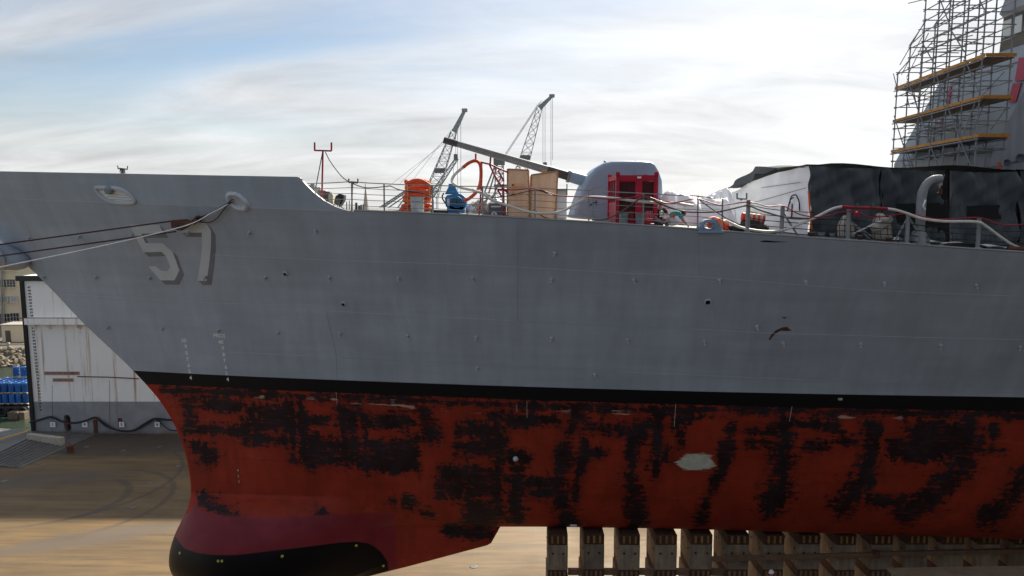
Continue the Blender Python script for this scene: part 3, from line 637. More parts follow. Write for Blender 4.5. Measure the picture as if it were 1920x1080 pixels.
# ------------------------------------------------------------------ dock: floor, wing walls, water, land
def floor_material():
    m = bpy.data.materials.new('dock floor'); m.use_nodes = True; N, L = m.node_tree.nodes, m.node_tree.links; b = N['Principled BSDF']
    P = N.new('ShaderNodeTexCoord').outputs['Object']
    s1 = noisen(N, L, P, 1.0, 7, .6, sc=(.05, .55, 1), rot=(0, 0, R(38))); s2 = noisen(N, L, P, 1.0, 8, .65, sc=(.16, 2.2, 1), rot=(0, 0, R(33)), dist=.3); s3 = noisen(N, L, P, .12, 6, .55)
    c = mixn(N, L, mrange(N, L, s1, .35, .65), (.122, .080, .035), (.188, .124, .053))
    c = mixn(N, L, mrange(N, L, s2, .46, .66, 0, .8), c, (.075, .05, .031))
    c = mixn(N, L, mrange(N, L, noisen(N, L, P, 1.0, 6, .6, sc=(.12, 1.0, 1), rot=(0, 0, R(30))), .60, .75, 0, .65), c, (.27, .11, .035))
    c = mixn(N, L, mrange(N, L, s3, .5, .62, 0, .45), c, (.095, .066, .043))
    c = mixn(N, L, mrange(N, L, noisen(N, L, P, 3.5, 8, .75), .62, .72, 0, .5), c, (.25, .175, .11))
    # wet and oily stains with outlines of their own, tyre arcs
    def blob(cx, cy, ax, ay, rot, col, c, amt=.85, soft=.35):
        mp_ = N.new('ShaderNodeMapping'); mp_.vector_type = 'TEXTURE'; mp_.inputs['Location'].default_value = (cx, cy, 0); mp_.inputs['Rotation'].default_value = (0, 0, rot); mp_.inputs['Scale'].default_value = (ax, ay, 1)
        L.new(P, mp_.inputs[0]); ln = N.new('ShaderNodeVectorMath'); ln.operation = 'LENGTH'; L.new(mp_.outputs[0], ln.inputs[0])
        d = mth(N, L, 'ADD', ln.outputs['Value'], mth(N, L, 'MULTIPLY', mth(N, L, 'SUBTRACT', noisen(N, L, P, .8, 7, .6), .5), 1.1))
        return mixn(N, L, mrange(N, L, d, 1 - soft, 1 + soft, amt, 0, True), c, col)
    def arc(cx, cy, r, w, c, a0):
        mp_ = N.new('ShaderNodeMapping'); mp_.vector_type = 'TEXTURE'; mp_.inputs['Location'].default_value = (cx, cy, 0); mp_.inputs['Rotation'].default_value = (0, 0, a0); L.new(P, mp_.inputs[0])
        ln = N.new('ShaderNodeVectorMath'); ln.operation = 'LENGTH'; L.new(mp_.outputs[0], ln.inputs[0]); sx = N.new('ShaderNodeSeparateXYZ'); L.new(mp_.outputs[0], sx.inputs[0])
        d = mth(N, L, 'ABSOLUTE', mth(N, L, 'SUBTRACT', mth(N, L, 'ADD', ln.outputs['Value'], mth(N, L, 'MULTIPLY', noisen(N, L, P, 1.5, 4), .3)), r))
        k = mth(N, L, 'MULTIPLY', mrange(N, L, d, w * .4, w, .55, 0, True), mrange(N, L, sx.outputs[0], r * .1, r * .6, 0, 1, True)); return mixn(N, L, k, c, (.055, .046, .04))
    q = Q(160, 1010, 42); st_ = lambda u, v: tuple(floor_pt(u, v))[:2]
    c = blob(*st_(150, 1012), 5.5, 1.1, R(20), (.10, .08, .062), c, .8); c = blob(*st_(300, 990), 6, .8, R(8), (.12, .095, .07), c, .6)
    c = blob(*st_(180, 832), 12, 3.4, 0, (.05, .042, .036), c, .8); c = blob(*st_(60, 900), 7, 1.5, R(12), (.09, .075, .06), c, .6)
    c = arc(*st_(130, 935), 4.2, .42, c, R(10)); c = arc(*st_(150, 940), 6.6, .3, c, R(20)); c = arc(*st_(120, 900), 9, .25, c, R(-10))
    L.new(c, b.inputs['Base Color']); L.new(mrange(N, L, s3, .35, .65, .55, .85), b.inputs['Roughness'])
    bp = N.new('ShaderNodeBump'); bp.inputs['Strength'].default_value = .3; bp.inputs['Distance'].default_value = .02; L.new(noisen(N, L, P, 6, 6, .7), bp.inputs['Height']); L.new(bp.outputs[0], b.inputs['Normal'])
    return m
def floor_pt(u, v, z=0.0):
    d = Q(u, v, 10) - CAM; t = (z - CAMZ) / d.z; return CAM + d * t
WY = 67.0
mb = MB(); mb.box((20, 33, -1.6), (136, 90, 3.2)); tag(mb.build('dock_floor', floor_material()), kind='structure')
for u, v in ((8, 902), (80, 872), (282, 905), (335, 874), (232, 845), (163, 838), (299, 838), (62, 832), (250, 952), (888, 1062)):   # flush tie-down plates
    p = floor_pt(u, v); mb = MB(); mb.lathe([(.25, .004), (.25, .02), (.21, .025)], p, 14); o = mb.build('tie_down_plate', M['ramp_steel']); tag(o, kind='structure')
def wall_material():
    m = bpy.data.materials.new('white dock wall'); m.use_nodes = True; N, L = m.node_tree.nodes, m.node_tree.links; b = N['Principled BSDF']
    P = N.new('ShaderNodeTexCoord').outputs['Object']; sp = N.new('ShaderNodeSeparateXYZ'); L.new(P, sp.inputs[0]); Z = sp.outputs[2]
    w = mixn(N, L, mrange(N, L, noisen(N, L, P, .25, 5), .35, .65), (.90, .88, .83), (.94, .925, .885))
    w = mixn(N, L, mrange(N, L, noisen(N, L, P, 1.0, 7, .6, sc=(.5, 1, .5)), .55, .75, 0, .35), w, (.58, .55, .48))
    stq = noisen(N, L, P, 1.0, 6, .7, sc=(2.2, 1, .07)); w = mixn(N, L, mrange(N, L, stq, .55, .68, 0, .85), w, (.40, .20, .08))
    g = mixn(N, L, mrange(N, L, noisen(N, L, P, .6, 6), .35, .65), (.24, .245, .255), (.32, .325, .335)); g = mixn(N, L, mrange(N, L, stq, .60, .70, 0, .7), g, (.14, .08, .05))
    zg = Q(100, 753, WY).z
    c = mixn(N, L, mrange(N, L, Z, zg - .02, zg + .02), g, w)
    c = mixn(N, L, mrange(N, L, mth(N, L, 'ADD', Z, mth(N, L, 'MULTIPLY', noisen(N, L, P, 1.5, 6), .7)), .25, .75, .85, 0), c, (.12, .06, .03))
    c = mixn(N, L, mrange(N, L, noisen(N, L, P, 2.2, 7, .75), .70, .74, 0, .8), c, (.12, .07, .05))
    L.new(c, b.inputs['Base Color']); b.inputs['Roughness'].default_value = .55
    bp = N.new('ShaderNodeBump'); bp.inputs['Strength'].default_value = .25; bp.inputs['Distance'].default_value = .05; L.new(noisen(N, L, P, .8, 3), bp.inputs['Height']); L.new(bp.outputs[0], b.inputs['Normal'])
    return m
WM = wall_material()
WX0 = Q(41, 517, WY).x; WTOP = Q(50, 517, WY).z
wall = thing('dock_wing_wall', (WX0, WY, 0), 'white dock wall with draught numbers and grey base behind the bow', 'wall')
xs0 = Q(126, 790, WY).x; z0, z1 = Q(126, 811, WY).z, Q(126, 777, WY).z; hw = .38
X1 = 88
mb = MB()
def wq(x0, x1, za, zb_): mb.add([(x0, WY, za), (x1, WY, za), (x1, WY, zb_), (x0, WY, zb_)], [(0, 1, 2, 3)])
wq(WX0, xs0 - hw, 0, WTOP); wq(xs0 + hw, X1, 0, WTOP); wq(xs0 - hw, xs0 + hw, 0, z0); wq(xs0 - hw, xs0 + hw, z1, WTOP)
mb.add([(WX0, WY, 0), (WX0, WY + 4.5, 0), (WX0, WY + 4.5, WTOP), (WX0, WY, WTOP)], [(0, 1, 2, 3)]); mb.add([(X1, WY, 0), (X1, WY + 4.5, 0), (X1, WY + 4.5, WTOP), (X1, WY, WTOP)], [(0, 1, 2, 3)])
mb.add([(WX0, WY, WTOP), (X1, WY, WTOP), (X1, WY + 4.5, WTOP), (WX0, WY + 4.5, WTOP)], [(0, 1, 2, 3)]); mb.add([(WX0, WY + 4.5, 0), (X1, WY + 4.5, 0), (X1, WY + 4.5, WTOP), (WX0, WY + 4.5, WTOP)], [(0, 1, 2, 3)])
wl_o = mb.build('wall_face', WM, wall)
zc_s = (z0 + z1) / 2; hz = (z1 - z0) / 2; ov = []
rect = []
for k in range(32):
    w = 2 * math.pi * k / 32; cx, cz = math.cos(w), math.sin(w)
    ex = hw * .86 * cx; ez = (hz - hw) * (1 if cz > 0 else -1) * min(1, abs(cz) * 4) + hw * .86 * cz; ov.append((xs0 + ex, WY - .03, zc_s + ez))
    t = min(hw / max(abs(ex), 1e-6), hz / max(abs(ez), 1e-6)); rect.append((xs0 + ex * t, WY - .03, zc_s + ez * t))
mb = MB(); mb.grid([rect + rect[:1], ov + ov[:1], [(x, WY + .8, z) for x, y, z in ov + ov[:1]]]); mb.build('slot_plate', WM, wall)
mb = MB(); mb.box((xs0, WY + .75, zc_s), (hw * 2 - .02, .08, hz * 2 - .02)); mb.build('slot_back', M['black_rubber'], wall)
MB().bar((xs0 - .28, WY + .1, zc_s - .1), (xs0 + .28, WY + .1, zc_s - .05), .05).build('slot_bar', M['red_orange'], wall)
mb = MB(); mb.box((WX0 + .02, WY - .06, WTOP / 2), (.34, .28, WTOP - .02)); mb.build('corner_fender', M['black_rubber'], wall)
mb = MB(); mb.box(((WX0 + X1) / 2 - .2, WY - .05, WTOP - .25), (X1 - WX0 + .6, .34, .5)); mb.build('top_coping', M['dark_metal'], wall)
zl0, zl1 = Q(100, 609, WY - .9).z, Q(100, 597, WY - .9).z
mb = MB(); mb.box(((WX0 + X1) / 2 + .3, WY - .45, (zl0 + zl1) / 2), (X1 - WX0 - .4, .9, zl1 - zl0)); mb.build('ledge', WM, wall)
for k in range(46):
    x = WX0 + .9 + k * 1.45
    if x > X1 - 1: break
    MB().prism([(x, WY - .02, zl0 - .01), (x, WY - .85, zl0 - .01), (x, WY - .02, zl0 - .62)], (.12, 0, 0)).build('bracket', WM, wall)
MB().tube([(WX0 + .1, WY - .85, zl1 + .02), (-20, WY - .85, zl1 + .02)], .05, 6).build('ledge_rail', M['rust'], wall)
# draught figures of the dock
for nft in range(8, 48):
    v = 539 + (47 - nft) * (698 - 539) / 27.0; u = 54.5 + (v - 539) * (24.5 / 260)
    p = Q(u, v, WY - .006); V, F = text_mesh(str(nft), .24, bold=.012)
    if zl0 - .1 < p.z < zl1 + .1: continue
    MB().add([(p.x + q_.x * 1.25, p.y, p.z + q_.y) for q_ in V], F).build('draught_figure', M['stencil_black'], wall)
for s_, u, v, w_ in (('FIRE FIGHTING EQUIPMENT', 116, 700, 3.5), ('DO NOT BLOCK', 118.5, 712.5, 2.05)):
    p = Q(u, v, WY - .03); o = MB().box(p, (w_, .03, .34)).build('stencil_panel', M['sign_brown'], wall)
    V, F = text_mesh(s_, .34, bold=.006); ww = max(q_.x for q_ in V) - min(q_.x for q_ in V); k = w_ * .92 / ww
    MB().add([(p.x + q_.x * k, p.y - .019, p.z + q_.y) for q_ in V], F).build('stencil_text', M['sign_text'], o)
for pts, r in (([(145, 706), (200, 707), (260, 710)], .05), ([(205, 712), (206, 815)], .012), ([(98, 722), (98, 815)], .01)):
    MB().tube([Q(u, v, WY - .03) for u, v in pts], r, 6).build('rusty_seam', M['rust'], wall)
for u, v0_, v1_ in ((179, 787, 812), (225, 784, 800), (297, 786, 800)):
    MB().box(Q(u, (v0_ + v1_) / 2, WY - .05), (.35, .1, (v1_ - v0_) / 19.0)).build('rusty_post', M['rust'], wall)
for i, (u, d) in enumerate(((99, '1'), (159, '4'), (228, '5'), (295, '6'))):
    p = Q(u, 796, WY - .12); s_ = thing('number_sign', p, ['small white number sign left of the dark slot on the dock wall', 'small white number sign just right of the dark slot on the dock wall', 'small white number sign third along the grey dock wall base', 'small white number sign on the grey wall base nearest the bow'][i], 'sign', 'number signs on the dock wall')
    MB().box(p, (.52, .04, .52)).build('plate', M['sign_white'], s_); V, F = text_mesh(d, .4, bold=.01); MB().add([(p.x + q_.x, p.y - .024, p.z + q_.y) for q_ in V], F).build('digit', M['stencil_black'], s_)
cab = thing('power_cable', Q(62, 791, WY - .2), 'thick black cable hanging in loops along the white dock wall', 'cable')
MB().tube([q_ for q_ in cr([Q(u, v, WY - .2) for u, v in ((56, 792), (75, 787), (96, 782), (118, 791), (140, 793), (160, 789), (178, 783), (192, 791), (210, 803), (232, 808.5), (252, 806), (272, 794), (290, 785), (310, 787), (345, 789), (400, 800))])], .10, 8).build('cable_run', M['black_cable'], cab, smooth=True)
MB().tube([q_ for q_ in cr([Q(u, v, WY - .25) for u, v in ((180, 784), (200, 800), (225, 808), (250, 808), (275, 796), (292, 786), (305, 796), (318, 806), (340, 808))])], .05, 8).build('cable_slack', M['black_cable'], cab, smooth=True)
# near wing wall, under the photographer
nw = thing('dock_wing_wall', (0, -1, 0), 'dark near dock wall facing the port side of the ship', 'wall')
mb = MB(); mb.box((20, -2.2, WTOP / 2), (136, 4.4, WTOP)); mb.build('wall_face', M['dark_metal'], nw)
ws = thing('added_shade_hall', (50, -18, 0), 'unseen tall dark hall added behind the near dock wall to shade the ship', 'building')  # made-up hall out of view, added to block sky light from the right-hand hull
MB().box((52, -19, 20), (92, 22, 44)).build('wall', M['dark_metal'], ws); MB().box((52, -19, 42.2), (94, 24, .5)).build('roof', M['steel_gray'], ws)
for k in range(11): MB().box((12 + 8 * k, -7.96, 30), (4, .08, 5)).build('window', M['glass_dark'], ws)
# ramp and kerb on the floor
ramp_t = thing('loading_ramp', floor_pt(60, 850), 'grey steel ramp with ribbed foot lying on the dock floor', 'ramp')
A_, B_, C_, D_ = floor_pt(38, 878), floor_pt(178, 816), floor_pt(-120, 812), floor_pt(-200, 868)
hgt = .9
MB().add([A_, B_, C_ + Vector((0, 0, hgt)), D_ + Vector((0, 0, hgt)), A_ + Vector((0, 0, .04)), B_ + Vector((0, 0, .04)), C_ + Vector((0, 0, hgt + .05)), D_ + Vector((0, 0, hgt + .05)), C_.copy(), D_.copy()],
         [(4, 5, 6, 7), (0, 1, 5, 4), (1, 8, 6, 5), (8, 9, 7, 6), (9, 0, 4, 7)]).build('ramp_plate', M['ramp_steel'], ramp_t)
for k in range(9):
    t = .04 + k * .035; a = A_.lerp(D_, t) + Vector((0, 0, hgt * t + .06)); b = B_.lerp(C_, t) + Vector((0, 0, hgt * t + .06)); MB().bar(a, a.lerp(b, .72), .05, 4).build('rib', M['ramp_steel'], ramp_t)
a, b = A_.lerp(B_, .85), 0
kp = [floor_pt(55, 828), floor_pt(118, 836)]
kb = thing('concrete_kerb', floor_pt(85, 830), 'pale concrete kerb block beside the steel ramp', 'kerb')
mb = MB(); d_ = (kp[1] - kp[0]); ang = math.atan2(d_.y, d_.x); mb.box((kp[0] + kp[1]) / 2 + Vector((0, 0, .42)), (d_.length, .5, .8), Matrix.Rotation(ang, 3, 'Z'), .04); mb.build('block', M['concrete'], kb)
yl = thing('edge_line', floor_pt(20, 830), 'yellow line running up the ramp to the kerb', 'line')
MB().tube([floor_pt(-30, 846) + Vector((0, 0, .62)), floor_pt(56, 818) + Vector((0, 0, .6))], .07, 6).build('line', M['yellow_line'], yl)
# red bucket-like stub on the floor
p = floor_pt(132, 848); o = thing('bollard_stub', p, 'short dark red bollard stub on the shaded dock floor', 'bollard'); MB().lathe([(.28, 0), (.28, .5), (.36, .52), (.36, .66), (.1, .7)], p, 14).build('post', M['rust'], o, smooth=True)

# water, bank, land
def water_material():
    m = bpy.data.materials.new('harbour water'); m.use_nodes = True; N, L = m.node_tree.nodes, m.node_tree.links; b = N['Principled BSDF']
    b.inputs['Base Color'].default_value = (.035, .05, .035, 1); b.inputs['Roughness'].default_value = .08; P = N.new('ShaderNodeTexCoord').outputs['Object']
    bp = N.new('ShaderNodeBump'); bp.inputs['Strength'].default_value = .5; bp.inputs['Distance'].default_value = .3; L.new(noisen(N, L, P, .7, 4, .6, sc=(1, 2, 1)), bp.inputs['Height']); L.new(bp.outputs[0], b.inputs['Normal']); return m
mb = MB(); mb.add([(-900, -300, -2.2), (900, -300, -2.2), (900, 112, -2.2), (-900, 112, -2.2)], [(0, 1, 2, 3)]); tag(mb.build('water', water_material()), kind='structure')
BY = floor_pt(20, 688, -2.2).y
LZ = Q(20, 655, BY + 6).z
mb = MB(); mb.add([(-900, BY + 6, LZ), (900, BY + 6, LZ), (3000, 4000, LZ), (-3000, 4000, LZ)], [(0, 1, 2, 3)]); mb.add([(-900, BY, -2.3), (900, BY, -2.3), (900, BY + 6, LZ - .01), (-900, BY + 6, LZ - .01)], [(0, 1, 2, 3)]); tag(mb.build('ground', M['land']), kind='structure')
mb = MB()
for k in range(900):
    t = random.random(); x = random.uniform(-105, -55); y = BY + 6 * t; z = -2.3 + (LZ + 2.3) * t; r = random.uniform(.25, .6)
    bm = bmesh.new(); bmesh.ops.create_icosphere(bm, subdivisions=1, radius=r)
    for q_ in bm.verts: q_.co *= random.uniform(.7, 1.25)
    bm.verts.index_update(); rt = Matrix.Rotation(random.uniform(0, 6), 3, 'Z'); mb.add([Vector((x, y, z)) + rt @ q_.co for q_ in bm.verts], [tuple(q_.index for q_ in f.verts) for f in bm.faces]); bm.free()
tag(mb.build('riprap', M['rock']), 'brown riprap boulders along the far water bank', 'rocks', kind='stuff')
# quay pipes and low wall
qy = BY + 7.5
o = thing('quay_pipe', (-70, qy, LZ), 'pale pipes running along the quay above the riprap', 'pipe')
for v, r in ((653, .22), (646, .14)): 
    z = Q(20, v, qy).z; MB().tube([(-120, qy, z), (-40, qy, z)], r, 8).build('pipe_run', M['concrete'], o)
for k in range(8): MB().box((-100 + 8 * k, qy, LZ + .4), (.3, .3, .9)).build('pipe_support', M['concrete'], o)
o = thing('site_hut', (Q(25, 630, qy + 5).x, qy + 5, LZ), 'low cream hut on the quay below the beige building', 'hut')
p = Q(30, 610, qy + 5); hh = p.z - LZ; MB().box((p.x, qy + 6.5, LZ + hh / 2), (5.2, 3, hh)).build('wall', M['beige_wall'], o); MB().box((p.x, qy + 6.5, LZ + hh + .08), (5.6, 3.4, .16)).build('roof', M['quay'], o)
MB().box((p.x - 1.5, qy + 4.98, LZ + 1), (.9, .05, 2)).build('door', M['window_frame'], o)
# beige building with window bands
by = qy + 22; bl = thing('warehouse', (Q(0, 600, by).x, by, LZ), 'beige multi storey building with paned windows beyond the dock', 'building')
bx0, bx1 = Q(-260, 600, by).x, Q(150, 600, by).x
MB().box(((bx0 + bx1) / 2, by + 8, (LZ + 26) / 2), (bx1 - bx0, 16, 26 - LZ)).build('wall', M['beige_wall'], bl)
for (u0, u1, v0_, v1_, mat) in ((-45, 0, 524, 538, 'glass_dark'), (3, 12, 524, 538, 'glass_dark'), (14, 29, 524, 538, 'glass_dark'), (-30, 5, 556, 566, 'pane_light'), (8, 17, 556, 566, 'pane_light'), (18, 34, 556, 566, 'pane_light'), (-35, 1, 588, 610, 'glass_dark'), (3, 19, 588, 610, 'glass_dark'), (21, 36, 587, 608, 'glass_dark'),
                                (-45, 0, 492, 506, 'glass_dark'), (8, 30, 492, 506, 'glass_dark')):
    a, b = Q(u0, v1_, by), Q(u1, v0_, by); w_ = b.x - a.x; h_ = b.z - a.z
    o = MB().box(((a.x + b.x) / 2, by - .03, (a.z + b.z) / 2), (w_, .1, h_)).build('window', M[mat], bl)
    n_ = max(2, int(w_ / .5)); mb = MB()
    for k in range(n_ + 1): mb.box((a.x + w_ * k / n_, by - .12, (a.z + b.z) / 2), (.07, .1, h_))
    for k in range(4): mb.box(((a.x + b.x) / 2, by - .125, a.z + h_ * k / 3), (w_ + .07, .1, .07))
    mb.build('glazing_bars', M['canvas'], o); MB().box(((a.x + b.x) / 2, by - .15, a.z - .12), (w_ + .3, .35, .14)).build('sill', M['beige_wall'], o)
for u in (2.5, 6): MB().tube([Q(u, 500, by - .3), Q(u + 2, 640, by - .3)], .12, 6).build('downpipe', M['quay'], bl)
# drums on pallets on a work barge beyond the dock end
bgy = 84.0; bgz = Q(20, 760, bgy - 4).z
barge = thing('work_barge', (-62, bgy, -2.2), 'dark work barge moored beyond the dock end carrying the blue drums', 'barge')
bgx1 = Q(52, 760, bgy - 4).x
MB().box((bgx1 - 15, bgy + 3, (bgz - 2.2) / 2 - .1), (30, 14, bgz + 2.2 - .2), bev=.08).build('deck_box', M['dark_metal'], barge)
for k in range(6):
    mb = MB(); c_ = Vector((bgx1 - .6 - 1.15 * k, bgy - 4.15, bgz - .75)); mb.tube([c_ + Vector((.5 * math.cos(w), 0, .5 * math.sin(w))) for w in np.linspace(0, 2 * math.pi, 17)], .17, 8); mb.build('tyre_fender', M['black_rubber'], barge, smooth=True)
MB().tube(cr([Q(u, v, bgy - 4.4) for u, v in ((-30, 783), (-5, 785), (8, 784), (20, 786), (26, 796), (24, 806))]), .09, 6).build('green_hose', nmat('green hose', (.12, .28, .22), .5), barge, smooth=True)
MB().tube(cr([Q(u, v, bgy - 4.4) for u, v in ((-30, 792), (-5, 791), (8, 789), (18, 786))]), .07, 6).build('rusty_hose', M['rust'], barge, smooth=True)
for (u, v, w_, h_) in ((5, 800, 1.6, 1.4), (28, 778, 1.2, .9), (45, 783, .7, 1.5), (36, 803, 2.2, .5)): MB().box(Q(u, v, bgy - 4.6), (w_, .9, h_), bev=.06).build('gear_box', M[random.choice(['concrete', 'rust', 'dark_metal', 'plank'])], barge)
proto = None
dr_, dh_ = .37, 1.12
def make_drum():
    t = thing('drum', (0, 0, 0), 'blue drum', 'drum'); mb = MB()
    mb.lathe([(dr_ - .03, 0), (dr_, .03), (dr_, .36), (dr_ + .022, .38), (dr_, .40), (dr_, .74), (dr_ + .022, .76), (dr_, .78), (dr_, 1.06), (dr_ - .02, dh_)], (0, 0, 0), 16); mb.build('shell', M['blue_drum'], t, smooth=True)
    mb = MB(); mb.lathe([(.07, dh_), (.07, dh_ + .03)], (.2, 0, 0), 8); mb.build('bung', M['white_plastic'], t); return t
tops = {0: 'blue drum on the lower pallet tier of the barge stack', 1: 'blue drum on the upper pallet tier of the barge stack'}
first = True; drum0 = make_drum()
for tier in (0, 1):
    for row in range(4):
        for k in range(6):
            if tier == 1 and row == 0 and k in (5,): pass
            d = drum0 if first else copy_tree(drum0); first = False
            d.location = (bgx1 - .55 - k * .80 + (.1 if row % 2 else 0), bgy - 3.4 + row * .82 + .03 * random.random(), bgz + .16 + tier * (dh_ + .18)); d.rotation_euler.z = random.uniform(0, 6)
            d['label'] = tops[tier] + (', front row' if row == 0 else ', rows behind the front'); d['category'] = 'drum'; d['group'] = 'blue drums on the barge'
for k in range(3):
    d = copy_tree(drum0); d.location = (bgx1 - 1.6 - k * .95, bgy - .6, bgz + .16 + 2 * (dh_ + .18)); d['label'] = 'blue drum at the very top of the barge stack'; d['category'] = 'drum'; d['group'] = 'blue drums on the barge'
for tier in (0, 1):
    for k in range(3):
        pt = thing('pallet', (bgx1 - .9 - k * 1.62, bgy - 2.2, bgz + tier * (dh_ + .18)), ('lower' if tier == 0 else 'upper') + ' pale wooden pallet under the blue drums', 'pallet', 'pallets under the drums'); c_ = ORG[pt.name]
        for j in range(5): MB().box(c_ + Vector((0, -1.3 + j * .82, .13)), (1.56, .5, .04)).build('slat', M['pallet'], pt)
        for j in (-1, 0, 1): MB().box(c_ + Vector((j * .7, .3, .055)), (.1, 3.6, .09)).build('bearer', M['pallet'], pt)

# ------------------------------------------------------------------ keel blocks
kb0 = thing('keel_block', (0, YC, 0), 'x', 'keel block'); bw, bd_ = 1.04, 2.2
zt = ZK - .01
def lb(name, c, d, mat, parent, bev=.02): return MB().box(c, d, bev=bev).build(name, M[mat], parent, world=False)
cp = lb('timber_cap', (0, 0, zt - .26), (bw, bd_, .52), 'wood_cap', kb0)
for j in (-.3, 0, .3): lb('wedge', (j, -bd_ / 2 - .012, zt - .24), (.1, .05, .36), 'wood_wedge', cp, 0)
b1 = lb('upper_block', (0, 0, zt - .52 - .66), (bw + .02, bd_, 1.30), 'concrete_block', kb0)
c2 = lb('middle_cap', (0, 0, zt - 2.05), (bw, bd_, .42), 'wood_cap', kb0)
for j in (-.36, -.12, .12, .36): lb('wedge', (j, -bd_ / 2 - .012, zt - 2.05), (.12, .04, .3), 'timber', c2, 0)
b2 = lb('lower_block', (0, 0, (zt - 2.27) / 2), (bw + .1, bd_ + .1, zt - 2.27), 'concrete_block', kb0)
for (x, z, p_) in ((-.28, zt - .95, b1), (.28, zt - .95, b1), (-.28, zt - 2.9, b2), (.28, zt - 2.9, b2)):
    mb = MB(); mb.lathe([(.05, 0), (.05, .03)], (x, -bd_ / 2 - (.01 if p_ == b1 else .06), z), 8, Matrix.Rotation(R(90), 3, 'X')); mb.build('lifting_hole', M['black_rubber'], p_, world=False)
for (y, z) in ((-.6, zt - .95), (.6, zt - .95), (-.6, zt - 2.9)):
    mb = MB(); mb.lathe([(.05, 0), (.05, .03)], (-bw / 2 - (.04 if z > zt - 2 else .08), y, z), 8, Matrix.Rotation(R(90), 3, 'Y')); mb.build('lifting_hole', M['black_rubber'], b1 if z > zt - 2 else b2, world=False)
bx00 = Q(1047, 1010, YC - bd_ / 2).x
ORDN = ['first', 'second', 'third', 'fourth', 'fifth', 'sixth', 'seventh', 'eighth', 'ninth', 'tenth', 'eleventh', 'twelfth', 'thirteenth', 'fourteenth', 'fifteenth', 'sixteenth', 'seventeenth', 'eighteenth']
for k in range(18):
    o = kb0 if k == 0 else copy_tree(kb0); o.location = (bx00 + 1.79 * k, YC + random.uniform(-.05, .05), 0); o.rotation_euler.z = R(random.uniform(-1.6, 1.6)); o.scale.x = random.uniform(.93, 1.05); o['label'] = 'stacked timber and concrete keel block, %s from the bow end' % ORDN[k]; o['category'] = 'keel block'; o['group'] = 'keel blocks under the ship'
br = thing('brace_timber', Q(1600, 1040, YC - bd_ / 2 - .2), 'long brown timber fixed along the front of the keel blocks', 'timber')
for i, (a, b) in enumerate((((1335, 1048), (1640, 1040)), ((1645, 1038.5), (2000, 1031)))):
    A2, B2 = Q(*a, YC - bd_ / 2 - .2), Q(*b, YC - bd_ / 2 - .2); d_ = B2 - A2; MB().box((A2 + B2) / 2, (d_.length, .16, .22), Matrix.Rotation(-math.atan2(d_.z, d_.x), 3, 'Y'), .01).build('timber_length', M['timber'], br)
for k in range(5): MB().box((bx00 + 1.79 * (k + .5), YC - bd_ / 2 + .25, zt - 2.05), (.76, .18, .3)).build('tie_timber', M['timber'], br)
MB().box(Q(1642, 1039, YC - bd_ / 2 - .2), (.3, .24, .34)).build('timber_splice', M['rust'], br)
MB().box(Q(1075, 985, YC - .8), (.34, .1, .06)).build('keel_anode', M['white_paint'], ship)
# staging in front of the blocks (only its upper edge is in the picture)
sg = thing('work_staging', Q(1800, 1074, 29.5), 'pale plank staging in front of the keel blocks, at lower right', 'staging')
A2, B2 = Q(1680, 1084, 29.5), Q(2060, 1078, 29.5); d_ = B2 - A2
for j in range(3): MB().box((A2 + B2) / 2 + Vector((0, .12 + .3 * j, 0)), (d_.length, .28, .05), Matrix.Rotation(-math.atan2(d_.z, d_.x), 3, 'Y')).build('plank', M['timber_pale'], sg)
for t in (.05, .5, .95):
    for dy in (.05, .7):
        q_ = A2.lerp(B2, t) + Vector((0, dy, -.04)); MB().bar(q_, (q_.x, q_.y, 0), .03).build('leg', M['galv'], sg)
wp = Q(1447, 1078, 30.6)
sg2 = thing('work_platform', (wp.x, wp.y, 0), 'low steel platform under the worker in the white hard hat', 'platform'); pz = wp.z - 1.55
MB().box((wp.x, wp.y, pz - .04), (1.6, .9, .08)).build('plank', M['timber_pale'], sg2)
for i in (-.7, .7):
    for j in (-.35, .35): MB().bar((wp.x + i, wp.y + j, pz - .08), (wp.x + i, wp.y + j, 0), .03).build('leg', M['galv'], sg2)

# ------------------------------------------------------------------ people
def skin_mesh(name, pts, edges, radii, mat, parent, org, sub=2, root=0):
    me = bpy.data.meshes.new(name); me.from_pydata([Vector(p) for p in pts], edges, []); o = bpy.data.objects.new(name, me); C.objects.link(o)
    md = o.modifiers.new('skin', 'SKIN'); md.use_smooth_shade = True
    for i, r in enumerate(radii):
        sv = me.skin_vertices[0].data[i]; sv.radius = (r, r) if isinstance(r, (int, float)) else r; sv.use_root = (i == root)
    sb = o.modifiers.new('sub', 'SUBSURF'); sb.levels = sub; sb.render_levels = sub
    dg = bpy.context.evaluated_depsgraph_get(); m2 = bpy.data.meshes.new_from_object(o.evaluated_get(dg)); bpy.data.objects.remove(o)
    o = bpy.data.objects.new(name, m2); m2.materials.clear(); m2.materials.append(mat); C.objects.link(o); o.parent = parent
    for p in m2.polygons: p.use_smooth = True
    ORG[o.name] = org; return o
